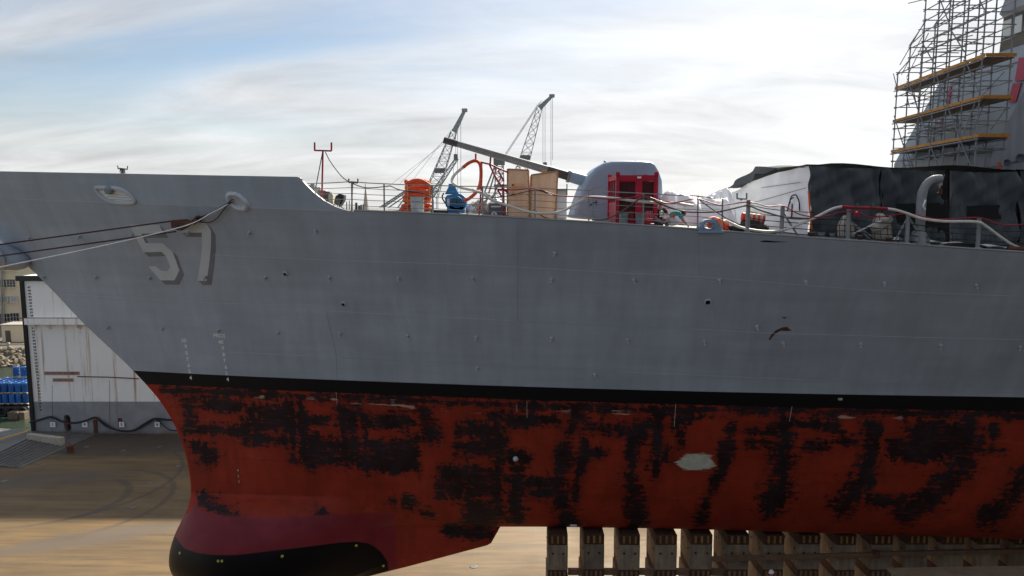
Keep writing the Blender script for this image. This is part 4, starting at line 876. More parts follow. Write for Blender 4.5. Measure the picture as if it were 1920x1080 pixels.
def person(loc, rz, J, label, shirt, trousers, hat=None, hatkind='cap', scale=1.0, hair='stencil_black', logo=False, sleeves=True, group=None):
    """J: joint positions in metres relative to loc (x right, y away, z up), unrotated"""
    t = thing('person', loc, label, 'person', group); t.rotation_euler.z = rz; t.scale = (scale,) * 3
    K = list(J); P = [J[k] for k in K]; ix = {k: i for i, k in enumerate(K)}
    E_ = [('pelvis', 'waist'), ('waist', 'chest'), ('chest', 'neck'), ('neck', 'head'), ('chest', 'shl'), ('shl', 'ell'), ('ell', 'wrl'), ('chest', 'shr'), ('shr', 'elr'), ('elr', 'wrr'),
          ('pelvis', 'hil'), ('hil', 'knl'), ('knl', 'anl'), ('anl', 'tol'), ('pelvis', 'hir'), ('hir', 'knr'), ('knr', 'anr'), ('anr', 'tor')]
    RR = dict(pelvis=.14, waist=.13, chest=.15, neck=.06, head=.075, shl=.07, ell=.047, wrl=.032, shr=.07, elr=.047, wrr=.032, hil=.10, knl=.065, anl=.045, tol=.04, hir=.10, knr=.065, anr=.045, tor=.04)
    Z0 = Vector((0, 0, 0))
    body = skin_mesh('body', P, [(ix[a], ix[b]) for a, b in E_], [RR[k] for k in K], M['skin'], t, Z0)
    hd = Vector(J['head']); up = (hd - Vector(J['neck'])).normalized(); fw = Vector(J.get('look', (0, -1, 0))) if False else Vector((0, -1, 0))
    # head with brow, nose, chin and ears
    mb = MB(); V = []
    for a in np.linspace(0, math.pi, 13):
        row = []
        for w in np.linspace(0, 2 * math.pi, 21):
            x = .078 * math.sin(a) * math.cos(w); y = .098 * math.sin(a) * math.sin(w); z = .122 * math.cos(a)
            if z < -.03: x *= .86; y *= .92
            if y < -.07 and abs(x) < .02 and -.045 < z < .03: y -= .022
            row.append(hd + Vector((x, y, z + .05)))
        V.append(row)
    mb.grid(V)
    for s_ in (-1, 1): mb.lathe([(.004, -.012), (.03, 0), (.004, .012)], hd + Vector((s_ * .08, .01, .045)), 8, Matrix.Rotation(R(90), 3, 'Y'))
    mb.build('head', M['skin'], t, smooth='all', world=False)
    for s_ in (-1, 1): MB().lathe([(.003, -.006), (.012, 0), (.003, .006)], hd + Vector((s_ * .03, -.088, .06)), 8, Matrix.Rotation(R(90), 3, 'X')).build('eye', M['stencil_black'], t, world=False)
    MB().box(hd + Vector((0, -.09, -.01)), (.05, .012, .008)).build('mouth', M['red_orange'], t, world=False)
    # hands with five fingers
    for w_, e_ in (('wrl', 'ell'), ('wrr', 'elr')):
        wv = Vector(J[w_]); d = (wv - Vector(J[e_])).normalized(); sd = d.cross(Vector((0, 0, 1))); sd = sd.normalized() if sd.length > .1 else Vector((1, 0, 0)); nn = sd.cross(d).normalized()
        pts = [wv, wv + d * .04, wv + d * .085]; ed = [(0, 1), (1, 2)]; rad = [.028, (.036, .02), (.036, .018)]
        for i, (o_, l_) in enumerate(((-.03, .06), (-.01, .072), (.01, .068), (.03, .052))):
            b_ = len(pts); pts += [wv + d * .09 + sd * o_, wv + d * (.09 + l_ * .6) + sd * o_ - nn * .012, wv + d * (.09 + l_ * .85) + sd * o_ - nn * .035]; ed += [(2, b_), (b_, b_ + 1), (b_ + 1, b_ + 2)]; rad += [.009, .009, .007]
        b_ = len(pts); pts += [wv + d * .045 + sd * -.045, wv + d * .08 + sd * -.065]; ed += [(1, b_), (b_, b_ + 1)]; rad += [.011, .009]
        skin_mesh('hand', pts, ed, rad, M['skin'], t, Z0, 1)
    def sub(name, keys, edges, grow, mat):
        i2 = {k: i for i, k in enumerate(keys)}; return skin_mesh(name, [J[k] for k in keys], [(i2[a], i2[b]) for a, b in edges], [RR[k] + grow for k in keys], M[mat], t, Z0)
    mid = {}
    for s_ in 'lr': J['up' + s_] = Vector(J['sh' + s_]).lerp(Vector(J['el' + s_]), .75); RR['up' + s_] = .056
    sub('shirt', ['pelvis', 'waist', 'chest', 'shl', 'upl', 'shr', 'upr'], [('pelvis', 'waist'), ('waist', 'chest'), ('chest', 'shl'), ('shl', 'upl'), ('chest', 'shr'), ('shr', 'upr')], .018, shirt)
    sub('trousers', ['pelvis', 'hil', 'knl', 'anl', 'hir', 'knr', 'anr'], [('pelvis', 'hil'), ('hil', 'knl'), ('knl', 'anl'), ('pelvis', 'hir'), ('hir', 'knr'), ('knr', 'anr')], .02, trousers)
    for s_ in 'lr':
        a = Vector(J['an' + s_]); b = Vector(J['to' + s_]); skin_mesh('boot', [a, a.lerp(b, .5), b], [(0, 1), (1, 2)], [.055, .055, .045], M['canvas_dark'], t, Z0, 1)
    if hat:
        mb = MB(); pr = [(.118, .065), (.117, .10), (.10, .16), (.06, .195), (.01, .205)] if hatkind == 'hard' else [(.093, .08), (.098, .11), (.088, .15), (.05, .18), (.01, .186)]
        mb.lathe(pr, hd, 18); mb.box(hd + Vector((0, -.11, .075)), (.15, .10, .012)); mb.build('hard_hat' if hatkind == 'hard' else 'cap', M[hat], t, smooth=True, world=False)
    else:
        mb = MB(); mb.lathe([(.09, .03), (.095, .08), (.085, .14), (.05, .172), (.01, .178)], hd + Vector((0, .018, 0)), 16); mb.build('hair', M[hair], t, smooth=True, world=False)
    if logo:
        c_ = Vector(J['chest']).lerp(Vector(J['waist']), .35) + Vector((0, -.205, 0)); mb = MB()
        mb.lathe([(.085, 0), (.08, .012)], c_ + Vector((0, 0, .03)), 14, Matrix.Rotation(R(90), 3, 'X')); mb.box(c_ + Vector((0, -.008, -.06)), (.09, .012, .06)); mb.box(c_ + Vector((0, -.004, -.13)), (.17, .012, .025), Matrix.Rotation(.25, 3, 'Y')); mb.box(c_ + Vector((0, -.005, -.13)), (.17, .012, .022), Matrix.Rotation(-.25, 3, 'Y'))
        pr_ = mb.build('shirt_print', M['sign_white'], t, world=False)
        for s_ in (-1, 1): MB().lathe([(.024, 0), (.022, .01)], c_ + Vector((s_ * .036, -.016, .03)), 10, Matrix.Rotation(R(90), 3, 'X')).build('print_eye', M['shirt_black'], pr_, world=False)
    return t
STAND = dict(pelvis=(0, 0, .95), waist=(0, 0, 1.12), chest=(0, -.02, 1.34), neck=(0, -.02, 1.50), head=(0, -.03, 1.60), shl=(-.18, 0, 1.40), ell=(-.24, -.02, 1.12), wrl=(-.22, -.14, .90), shr=(.18, 0, 1.40), elr=(.26, -.05, 1.13), wrr=(.26, -.2, .94),
             hil=(-.1, 0, .90), knl=(-.11, -.02, .49), anl=(-.11, .02, .09), tol=(-.13, -.14, .04), hir=(.1, 0, .90), knr=(.11, -.03, .49), anr=(.11, .02, .09), tor=(.13, -.14, .04))
person((wp.x, wp.y, pz), R(-60), dict(STAND), 'worker in white hard hat and orange vest standing before the keel blocks', 'vest_orange', 'jeans', 'hat_white', 'hard')
SIT = dict(pelvis=(0, 0, .14), waist=(0, .0, .32), chest=(0, -.03, .54), neck=(0, -.04, .70), head=(.01, -.07, .79), shl=(-.19, -.02, .60), ell=(-.25, -.06, .34), wrl=(-.16, -.26, .24), shr=(.19, -.02, .60), elr=(.33, -.10, .42), wrr=(.55, -.16, .40),
           hil=(-.1, -.02, .12), knl=(-.33, -.34, .22), anl=(-.04, -.44, .07), tol=(.10, -.46, .05), hir=(.1, -.02, .12), knr=(.32, -.36, .2), anr=(.05, -.52, .07), tor=(-.10, -.54, .05))
# ------------------------------------------------------------------ on deck
def edgeY(u):
    Y = 28.0
    for _ in range(12): Y = YC - float(HD(Q(u, float(np.interp(u, DL_U, DL_V)), Y).x - XTIP))
    return Y
def dz_(X, Y):
    hb = float(HD(X - XTIP)); k = (Y - YC) / hb; return float(zdeck(X)) + .22 * (1 - k * k) * min(1, hb / 7)
def D(u, inb):
    Y = edgeY(u) + inb; X = Q(u, float(np.interp(u, DL_U, DL_V)) - 6, Y).x; return Vector((X, Y, dz_(X, Y)))
def W(u, v, inb): return Q(u, v, edgeY(u) + inb)
def hose(name, label, cat, segs, r, mat, inb=None, group=None, part='run', n=8):
    p0 = segs[0][0]; t = thing(name, W(p0[0], p0[1], p0[2]), label, cat, group)
    for s_ in segs: MB().tube(cr([W(u, v, i) for u, v, i in s_]), r, n).build(part, M[mat], t, smooth=True)
    return t
# guard rail with five wires along the port deck edge
rail = thing('guard_rail', D(900, .12), 'grey wire guard rail with thin stanchions along the port deck edge', 'railing')
POST = [(576, 344, .5), (660, 340, .25), (720.5, 344, .12), (811, 347, .12), (905, 349, .12), (1003, 352, .12), (1104, 356, .12), (1206, 362, .12), (1308, 367, .12), (1354, 373, .12)]
tops_ = []
for u, v, i in POST:
    b = D(u, i); t_ = W(u, v, i); t_.x = b.x + (t_.x - b.x) * .5; tops_.append((b, t_))
    if u > 600: MB().tube([b + Vector((0, 0, -.05)), t_], .032, 8).build('stanchion', M['rail_gray'], rail, smooth=True)
for j in range(5):
    for (b0, t0), (b1, t1) in zip(tops_[:-1], tops_[1:]):
        k = (j + .95) / 5; a = b0.lerp(t0, k); c_ = b1.lerp(t1, k)
        MB().tube([a, (a + c_) / 2 + Vector((0, 0, -.012)), c_], .013 if j < 4 else .02, 5).build('wire', M['rail_gray'], rail)
rail2 = thing('guard_rail', D(1600, .12), 'black cable guard rail on heavy posts beside the dark tarpaulin', 'railing')
P2 = [(1404, 375, 'p'), (1468, 387, 'p'), (1592, 392, 'p'), (1703, 400, 't'), (1836, 409, 'p'), (1935, 414, 'p')]
pts2 = []
for u, v, kd in P2:
    b = D(u - 3, .15); t_ = W(u, v, .15); t_.x = b.x + (t_.x - b.x) * .6; pts2.append((b, t_))
    o = MB().tube([b + Vector((0, 0, -.05)), t_], .08, 10).build('post', M['rail_gray'], rail2, smooth=True)
    MB().lathe([(.16, 0), (.16, .05), (.11, .09)], b, 12).build('foot', M['rail_gray'], o)
for ui, (du0, du1) in ((1703, (-27, 34)), (1468, (30, None)), (1592, (44, None))):
    t_ = W(ui, np.interp(ui, [1468, 1592, 1703], [398, 412, 406]), .2)
    for d in (du0, du1):
        if d: MB().tube([t_, D(ui + d, .2 if ui != 1592 else .5)], .038, 6).build('strut', M['rail_gray'], rail2)
MB().tube([W(1600, 438, .3), W(1652, 414, .3)], .035, 6).build('strut', M['white_plastic'], rail2); MB().tube([W(1600, 419, .3), W(1634, 443, .3)], .03, 6).build('strut', M['rail_gray'], rail2)
for k in (.12, .3, .48, .66, .86):
    for (b0, t0), (b1, t1) in zip(pts2[:-1], pts2[1:]):
        a = b0.lerp(t0, k); c_ = b1.lerp(t1, k); MB().tube([a, a.lerp(c_, .5) + Vector((0, 0, -.03)), c_], .016, 5).build('wire', M['black_cable'], rail2)
# red cable goalpost and grey cable stands
def goal(name, label, u0, u1, vt, vb, um, vbase, r, mat, inb, group='cable stands on deck'):
    t = thing(name, D(um, inb), label, 'cable stand', group)
    MB().tube([W(um - 2, vbase, inb), W(um, vb, inb)], r, 6).build('post', M[mat], t)
    MB().tube([W(u0, vb, inb), W(u1, vb + 1, inb)], r, 6).build('crossbar', M[mat], t)
    for u in (u0, u1): MB().tube([W(u, vb + .5, inb), W(u, vt, inb)], r, 6).build('prong', M[mat], t)
    return t
goal('cable_stand', 'tall thin red forked cable stand by the end of the bulwark', 590, 621.5, 267, 282, 605.5, 372, .038, 'red_pipe', .9)
goal('cable_stand', 'short grey forked cable stand on the rail near the bow', 654, 671, 335, 342, 661, 396, .03, 'rust', .35)
goal('cable_stand', 'small grey forked cable stand in front of the white plastic', 1382, 1400, 362, 372.5, 1391, 376, .03, 'steel_gray', .2)
hose('cable', 'thin dark cable drooping from the red forked stand along the forward rail', 'cable', [[(605, 284, .85), (592, 352, .6)], [(610, 285, .85), (620, 304, .8), (640, 330, .6), (655, 341, .4), (680, 351, .3), (700, 352, .3), (720, 350, .2), (732, 349, .2), (750, 356, .2), (790, 362, .2), (812, 369, .2)]], .02, 'black_cable')
# orange ducting stack
def coil_stack():
    b = D(782, 2.0); t = thing('duct_stack', b, 'tall pile of coiled orange ventilation ducting on deck', 'ducting')
    levels = [(402, 750, 812), (394, 752, 814), (385, 752, 812), (377, 754, 809), (368, 756, 811), (359.5, 755, 810), (351, 757, 807), (343, 759, 805)]
    for i, (v, u0, u1) in enumerate(levels):
        a, c_ = W(u0, v, 2.0), W(u1, v, 2.0); cx = (a.x + c_.x) / 2 + random.uniform(-.05, .05); rx = (c_.x - a.x) / 2 - .12 + random.uniform(-.05, .03); P_ = []; ph = random.uniform(0, 6)
        for w in np.linspace(0, 2 * math.pi, 61):
            P_.append((cx + rx * math.cos(w), b.y + rx * .9 * math.sin(w), a.z + .05 * math.sin(2 * w + ph) + random.uniform(-.006, .006)))
        rr_ = [.103 + .012 * math.sin(k * 2.1) + random.uniform(-.008, .008) for k in range(61)]
        MB().tube(P_, rr_, 9, cap=False).build('coil', M['orange_duct' if i % 3 else 'orange_bright'], t, smooth='all')
    P_ = [W(u, v, 1.2) for u, v in ((764, 346), (775, 340), (790, 340), (806, 350), (806, 362))]; MB().tube(cr(P_), .10, 9).build('loose_end', M['orange_duct'], t, smooth='all')
    for u in (764, 806): MB().tube([W(u, 345, .95), W(u, 403, .85)], .012, 5).build('lashing', M['yellow_line'], t)
coil_stack()
def bin_(u, v0_, v1_, w, inb, label, mat, group):
    a = W(u, v1_, inb); h = W(u, v0_, inb).z - a.z; t = thing('waste_bin', a, label, 'bin', group); r = w / 2
    mb = MB(); mb.lathe([(r * .86, 0), (r * .9, .02), (r * .98, h * .94), (r * 1.05, h * .95), (r * 1.05, h), (r * .95, h), (r * .9, h * .9)], a, 16); mb.build('bucket', M[mat], t, smooth=True)
    MB().tube([a + Vector((-r * 1.04, -.02, h * .96)), a + Vector((-r * .6, -r, h * .75)), a + Vector((r * .6, -r, h * .75)), a + Vector((r * 1.04, -.02, h * .96))], .012, 5).build('handle', M['galv'], t)
bin_(783, 370, 402, .57, .7, 'pale bin in front of the orange ducting pile', 'bin_white', 'bins along the rail')
bin_(1169, 399, 424, .36, .5, 'left grey bin in front of the red container', 'bin_gray', 'bins along the rail')
bin_(1199.5, 399.5, 424, .36, .5, 'right grey bin in front of the red container', 'bin_gray', 'bins along the rail')
# blue blower
def blower():
    i = 1.6; b = D(853, i); t = thing('ventilation_blower', b, 'bright blue ventilation blower with round motor housing on deck', 'blower'); Y = edgeY(853) + i
    def sh(pts, d, name, mat='blue_machine', off=0): MB().prism([Q(u, v, Y + off) for u, v in pts], (0, d, 0)).build(name, M[mat], t)
    sh([(838, 386), (870, 388), (870, 408), (838, 407)], .7, 'base')
    c0 = Q(857, 379, Y); V_ = [(c0 + Vector((.40 * math.cos(w), 0, .36 * math.sin(w)))) for w in np.linspace(0, 2 * math.pi, 29)[:-1]]
    MB().prism(V_, (0, .6, 0)).build('fan_scroll', M['blue_machine'], t)
    sh([(836, 388), (834, 372), (838, 366), (852, 364), (852, 388)], .5, 'gear_case', off=.04); sh([(834, 364), (841, 350), (841, 344.5), (853, 344.5), (853.5, 350), (860, 364)], .5, 'intake_hood', off=.06)
    c_ = Q(857, 379, Y - .06); mb = MB(); mb.lathe([(.25, -.1), (.25, .10), (.20, .14), (.05, .14)], c_, 18, Matrix.Rotation(R(90), 3, 'X')); o = mb.build('motor', M['dark_metal'], t, smooth=True)
    for r_ in (.09, .16, .23): MB().tube([c_ + Vector((r_ * math.cos(w), -.15, r_ * math.sin(w))) for w in np.linspace(0, 2 * math.pi, 21)], .016, 5, cap=False).build('guard_ring', M['blue_machine'], o)
    mb = MB(); c2_ = Q(841, 379, Y - .15); mb.lathe([(.05, -.14), (.06, -.1), (.06, .1), (.05, .14)], c2_, 10); mb.build('filter', M['pale_cloth'], t, smooth=True)
    MB().tube(cr([Q(832, 362, Y), Q(829, 370, Y - .05), Q(833, 378, Y - .05), Q(837, 384, Y)], 5), .03, 6).build('pipework', M['dark_metal'], t, smooth=True)
    MB().box(Q(863, 399, Y - .02), (.09, .02, .04)).build('name_plate', M['sign_white'], t)
blower()
hose('pipe', 'dark pipe lying on deck left of the blue blower', 'pipe', [[(808, 396, .9), (840, 397, .9)]], .06, 'dark_metal')
hose('hose_loop', 'white hose rising in a big loop over the red pipe frame by the blower', 'hose', [[(868, 314, 1.2), (856, 324, 1.2), (848.5, 334, 1.2), (849, 343, 1.1), (862, 351, .9), (884, 356, .6), (905, 362, .3), (918, 367, .1)]], .06, 'white_hose')
hose('hose', 'red orange hose curving down from the pipe frame to the blower', 'hose', [[(868, 314, 1.2), (880, 305, 1.2), (892, 301.5, 1.2), (900, 308, 1.2), (902, 325, 1.2), (900, 345, 1.2), (893, 360, 1.2), (880, 372, 1.2), (870, 376, 1.2)]], .07, 'orange_duct')
fr = thing('hose_rack', D(904, 1.2), 'red welded pipe frame with two prongs holding up the hoses', 'frame')
for pts in ([(903, 305), (903, 340), (898.5, 407)], [(892, 288), (892, 301)], [(920, 294), (919, 308)], [(892, 302), (919, 308)], [(919, 308), (935, 316), (952, 323)], [(918, 309), (928, 330), (942, 352), (952, 362)], [(943, 345), (943.5, 408)], [(933, 356), (950, 356)], [(933, 356), (941, 370)], [(945, 340), (934, 320)]):
    MB().tube([W(u, v, 1.25) for u, v in pts], .038, 7).build('pipe', M['red_pipe'], fr)
hose('rope_stay', 'pale diagonal rope tied down behind the rail beside the red frame', 'rope', [[(874, 402, .3), (890, 392, .3), (905, 380, .3), (925, 366, .3)]], .03, 'canvas')
# plywood crates
def crate(quad, inb, depth, label, mark=False):
    Y = edgeY(quad[0][0]) + inb; P_ = [Q(u, v, Y) for u, v in quad]; t = thing('plywood_crate', (P_[3] + P_[2]) / 2, label, 'crate', 'plywood crates on deck')
    MB().prism(P_, (.05, depth, 0)).build('panel', M['plywood'], t)
    for a, b in ((0, 1), (1, 2), (0, 3)): MB().tube([P_[a] + Vector((0, -.02, 0)), P_[b] + Vector((0, -.02, 0))], .028, 4).build('batten', M['plywood_edge'], t)
    for a, b in ((0, 3), (1, 2)): MB().tube([P_[a] + Vector((0, depth + .02, 0)), P_[b] + Vector((0, depth + .02, 0))], .028, 4).build('batten', M['plywood_edge'], t)
    c_ = (P_[0] + P_[1]) / 2; MB().tube(cr([c_ + Vector((-.1, .3, 0)), c_ + Vector((-.06, .3, .13)), c_ + Vector((.06, .3, .13)), c_ + Vector((.1, .3, 0))], 4), .025, 6).build('lifting_eye', M['wood_wedge'], t)
    mb = MB()
    for k in range(7):
        for a, b in ((0, 3), (1, 2)): q_ = P_[a].lerp(P_[b], (k + .5) / 7); mb.box(q_ + Vector((.05 if a == 0 else -.05, -.055, 0)), (.035, .02, .035))
    mb.build('screw_heads', M['plywood_edge'], t)
    if mark:
        c_ = P_[0].lerp(P_[2], .38) + Vector((.06, -.06, -.05)); k = .19
        for p_, q_ in (((-k, k), (k, k)), ((-k, k), (-k, -k)), ((-k, -k), (k * .6, -k))): MB().box(c_ + Vector(((p_[0] + q_[0]) / 2, 0, (p_[1] + q_[1]) / 2)), (abs(p_[0] - q_[0]) + .07, .012, abs(p_[1] - q_[1]) + .07)).build('stencil_mark', M['stencil_orange'], t)
    return t
crate([(951.5, 317), (991, 319), (993.5, 412), (951, 411)], 1.3, 1.0, 'tall plywood crate with an orange stencil mark, left of the pair', True)
crate([(996, 328), (1046, 321), (1041, 413), (994.5, 413)], 1.2, 1.0, 'tall plywood crate right of the pair, below the gun barrel')
o = thing('equipment_cabinet', D(932, 1.6), 'dark blue grey cabinet with a round white S badge beside the crates', 'cabinet'); a, b = W(916, 408, 1.6), W(949, 381, 1.6)
MB().box((a + b) / 2 + Vector((0, .3, 0)), (b.x - a.x, .6, b.z - a.z), bev=.02).build('case', M['gray_cabinet'], o)
MB().box(W(930, 387.5, 1.57), (.42, .02, .05)).build('stripe', M['sign_white'], o)
c_ = W(926.5, 402, 1.57); MB().lathe([(.12, 0), (.12, .02)], c_, 18, Matrix.Rotation(R(90), 3, 'X')).build('badge', M['sign_white'], o); V, F = text_mesh('S', .2, bold=.006); MB().add([(c_.x + q_.x, c_.y - .026, c_.z + q_.y) for q_ in V], F).build('badge_letter', M['stencil_black'], o)
o = thing('junk_pile', D(898, 2.4), 'heap of pale green and cream bundled material behind the rail', 'bundle')
for k in range(9):
    q_ = W(random.uniform(880, 940), random.uniform(385, 400), 2.4); bm = bmesh.new(); bmesh.ops.create_icosphere(bm, subdivisions=2, radius=random.uniform(.2, .38))
    for z_ in bm.verts: z_.co *= random.uniform(.8, 1.15)
    bm.verts.index_update(); MB().add([q_ + z_.co for z_ in bm.verts], [tuple(z_.index for z_ in f.verts) for f in bm.faces]).build('bundle', [M['canvas'], M['white_plastic'], M['concrete']][k % 3], o); bm.free()
o = thing('white_cabinet', D(1052, 1.3), 'narrow white cabinet standing between crate and gun mount', 'cabinet'); a, b = W(1043, 415, 1.4), W(1063, 356, 1.4)
MB().box((a + b) / 2 + Vector((0, .3, 0)), (b.x - a.x, .6, b.z - a.z), bev=.02).build('case', M['white_box'], o)
MB().tube([W(1063, 366, 1.3), W(1063, 345, 1.3)], .025, 6).build('mast', M['dark_metal'], o); MB().box(W(1053, 355, 1.3), (.4, .3, .04)).build('lid', M['steel_gray'], o)
# gun mount
gun = thing('gun_mount', (Q(1155, 415, YC).x, YC, dz_(5, YC)), 'rounded grey gun turret with long barrel pointing over the bow', 'gun')
OUT = [(1066, 420), (1070, 400), (1078, 374), (1087, 350), (1097, 333), (1110, 318), (1124, 309), (1138, 305.3), (1160, 304.6), (1190, 305), (1210, 306), (1217, 311), (1224, 323), (1230, 340), (1232, 380), (1233, 420)]
OP = [Q(u, v, YC) for u, v in OUT]; cx_ = Q(1152, 380, YC); rows = []
for yo, ins in ((-1.62, .86), (-1.60, .92), (-1.52, .965), (-1.38, .99), (-.9, 1), (0, 1), (.9, 1), (1.38, .99), (1.52, .965), (1.60, .92), (1.62, .86)):
    rows.append([Vector((cx_.x + (q_.x - cx_.x) * (ins * .6 + .4 if ins < 1 else 1), YC + yo, cx_.z - 1.2 + (q_.z - cx_.z + 1.2) * (ins * .5 + .5 if q_.z > cx_.z - .9 else 1))) for q_ in OP])
mb = MB(); mb.grid(rows); mb.add(rows[0], [tuple(range(len(OP)))]); mb.add(rows[-1], [tuple(range(len(OP)))]); mb.build('gun_house', M['turret'], gun, smooth=True)
MB().lathe([(1.75, -.15), (1.75, .12), (1.6, .14)], (cx_.x, YC, dz_(5, YC)), 32).build('base_ring', M['turret'], gun, smooth=True)
def gb(u, v): return Q(u, v, YC)
def along(t): return gb(1100, 340).lerp(gb(832, 262.5), t)
for t0, t1, r0, r1, mt, nm in ((-.05, .125, .30, .27, 'turret', 'sleeve'), (.115, .135, .31, .31, 'barrel_gray', 'collar'), (.13, .275, .22, .215, 'barrel_dark', 'slide'), (.27, .915, .20, .145, 'barrel_gray', 'barrel'), (.905, .935, .16, .16, 'barrel_dark', 'band'), (.93, 1.0, .165, .155, 'barrel_dark', 'muzzle')):
    MB().tube([along(t0), along(t1)], [r0, r1], 16).build(nm, M[mt], gun, smooth=True)
for u, v in ((1134, 304), (1193, 303.5)): MB().lathe([(.06, -.02), (.06, .06), (.02, .08)], Q(u, v, YC - .3), 8).build('lifting_lug', M['turret'], gun)
MB().tube(cr([W(1106, 386, 4.6), W(1112, 381, 4.5), W(1118, 379, 4.5)], 4), .03, 6).build('grab_handle', M['dark_metal'], gun)
def tline(pts, r=.018, mat='barrel_gray'): MB().tube([Q(u, v, YC - 1.615) for u, v in pts], r, 5).build('panel_seam', M[mat], gun)
tline([(1112, 412), (1112, 352), (1150, 350), (1150, 412)]); tline([(1095, 372), (1215, 366)], .012); tline([(1160, 322), (1160, 410)], .012); tline([(1190, 316), (1192, 400)], .012)
for v in (360, 378, 398): MB().box(Q(1150, v, YC - 1.63), (.16, .05, .1)).build('hinge', M['barrel_gray'], gun)
MB().tube([Q(u, v, YC - 1.66) for u, v in ((1118, 384), (1118, 376))], .03, 6).build('door_handle', M['dark_metal'], gun)
# red container frame
Yr = edgeY(1180) + 1.1; rc = thing('red_container', D(1180, 1.1), 'red open steel container frame with dark netting panels beside the gun', 'container')
x0, x1 = Q(1157, 400, Yr).x, Q(1229, 400, Yr).x; zb_ = dz_(5, Yr) + .02; zt_ = Q(1157, 330, Yr).z; dp = 2.0
def beam(a, b, w, name='beam', mat='red_paint'): MB().tube([a, b], w, 4).build(name, M[mat], rc)
cor = [(x0, Yr), (x1, Yr), (x1 - .05, Yr + dp), (x0 - .05, Yr + dp)]
for (x, y) in cor:
    MB().box((x, y, (zb_ + zt_) / 2), (.14, .14, zt_ - zb_), bev=.01).build('corner_post', M['red_paint'], rc)
    MB().box((x, y, zt_ + .08), (.17, .17, .16), bev=.02).build('corner_casting', M['red_paint'], rc)
for i in range(4):
    a, b = Vector((*cor[i], 0)), Vector((*cor[(i + 1) % 4], 0)); d_ = (b - a)
    for z in (zb_ + .09, zt_ - .06): MB().box((a + b) / 2 + Vector((0, 0, z)), (d_.length - .15, .11, .18), Matrix.Rotation(math.atan2(d_.y, d_.x), 3, 'Z')).build('beam', M['red_paint'], rc)
xm = (x0 + x1) / 2 + .08
MB().box((xm, Yr - .005, (zb_ + zt_) / 2), (.26, .1, zt_ - zb_ - .3)).build('door_post', M['red_paint'], rc); MB().box((xm, Yr - .07, zt_ - .06), (.16, .02, .07)).build('id_plate', M['sign_white'], rc)
for z in (.5, .62): pass
mk('net_red', (.12, .008, .016), .7, var=.3, scale=4)
MB().box(((x0 + x1) / 2, Yr + dp - .02, (zb_ + zt_) / 2), (x1 - x0, .03, zt_ - zb_)).build('back_panel', M['net_red'], rc)
MB().box((x0 - .05, Yr + dp / 2, zb_ + .45), (.03, dp - .2, .8)).build('side_panel', M['red_paint'], rc)
for k in range(1, 3): MB().box((x0 - .04, Yr + dp * k / 3, (zb_ + zt_) / 2), (.06, .06, zt_ - zb_ - .2)).build('side_post', M['red_paint'], rc)
for k in range(1, 6): MB().box((x1 - .03, Yr + dp * k / 6, (zb_ + zt_) / 2), (.03, .03, zt_ - zb_ - .2)).build('side_bar', M['red_paint'], rc)
MB().box(((x0 + x1) / 2, Yr + dp / 2, zb_ + .06), (x1 - x0, dp, .04)).build('floor_plate', M['red_paint'], rc)
for i_, (x, h_, r_) in enumerate(((x0 + .45, 1.2, .26), (x0 + .75, .8, .2), (x1 - .45, 1.4, .3))):
    MB().lathe([(r_, zb_ + .08), (r_ * 1.05, zb_ + h_ * .5), (r_ * .7, zb_ + h_), (.05, zb_ + h_ + .1)], (x, Yr + dp * .6, 0), 10).build('stored_sack', M['net_red' if i_ != 1 else 'canvas_dark'], rc, smooth=True)
MB().tube(cr([(x, Yr - .1, zb_ + .05 + .1 * math.sin(k)) for k, x in enumerate(np.linspace(x0, x1, 6))]), .02, 5).build('ground_wire', M['red_paint'], rc)
mk('net_dark', (.055, .006, .010), .7, var=.3, scale=6)
for xa, xb in ((x0 + .08, xm - .14), (xm + .14, x1 - .08)): MB().box(((xa + xb) / 2, Yr + .09, zt_ - .2 - (zt_ - zb_) * .32), (xb - xa, .02, (zt_ - zb_) * .62)).build('net_panel', M['net_dark'], rc)
MB().box((x0 - .02, Yr + dp / 2, zt_ - .2 - (zt_ - zb_) * .3), (.02, dp - .2, (zt_ - zb_) * .58)).build('net_panel', M['net_dark'], rc)
# long white hose, dark cables
hose('white_hose', 'long white hose draped along the rail past crates and red container', 'hose', [[(905, 363, .1), (925, 376, .1), (960, 388, .1), (990, 397, .1), (1018, 400, .1), (1050, 397, .1), (1075, 385, .1), (1095, 373, .1), (1110, 369.5, .1), (1150, 371.5, .1), (1190, 377, .1), (1232, 380, .1), (1265, 380.5, .3), (1300, 386, .6)]], .052, 'white_hose')
hose('white_hose', 'white hose sagging along deck before the white plastic wall', 'hose', [[(1360, 413, .3), (1385, 425, .2), (1410, 431, .1), (1440, 434, .1), (1470, 431, .1), (1500, 420, .1), (1530, 407, .1), (1560, 392, .1), (1580, 387, .1)]], .052, 'white_hose')
hose('white_hose', 'white hose slung from rail post past the davit to the right', 'hose', [[(1662, 391, .1), (1680, 394, .1), (1700, 400, .05), (1730, 410, -.05), (1770, 415, -.05), (1830, 416, -.05), (1850, 425, 0), (1880, 447, .1), (1905, 462, .2), (1940, 472, .3)]], .052, 'white_hose')
hose('red_hose_splice', 'red hose length joining two white hoses above the canvas fenders', 'hose', [[(1578, 387, .1), (1600, 389, .1), (1640, 390, .1), (1664, 391.5, .1)]], .058, 'red_pipe')
for u in (1608, 1637): 
    o = thing('clamp_handle', W(u, 388, 0), 'small brass clamp handle standing on the red hose, %s one' % ('left' if u == 1608 else 'right'), 'clamp', 'hose clamps'); MB().tube([W(u, 391, .02), W(u, 381, .02)], .03, 6).build('stem', M['wood_wedge'], o); MB().tube([W(u - 4, 389, .02), W(u + 4, 390, .02)], .05, 6).build('collar', M['rust'], o)
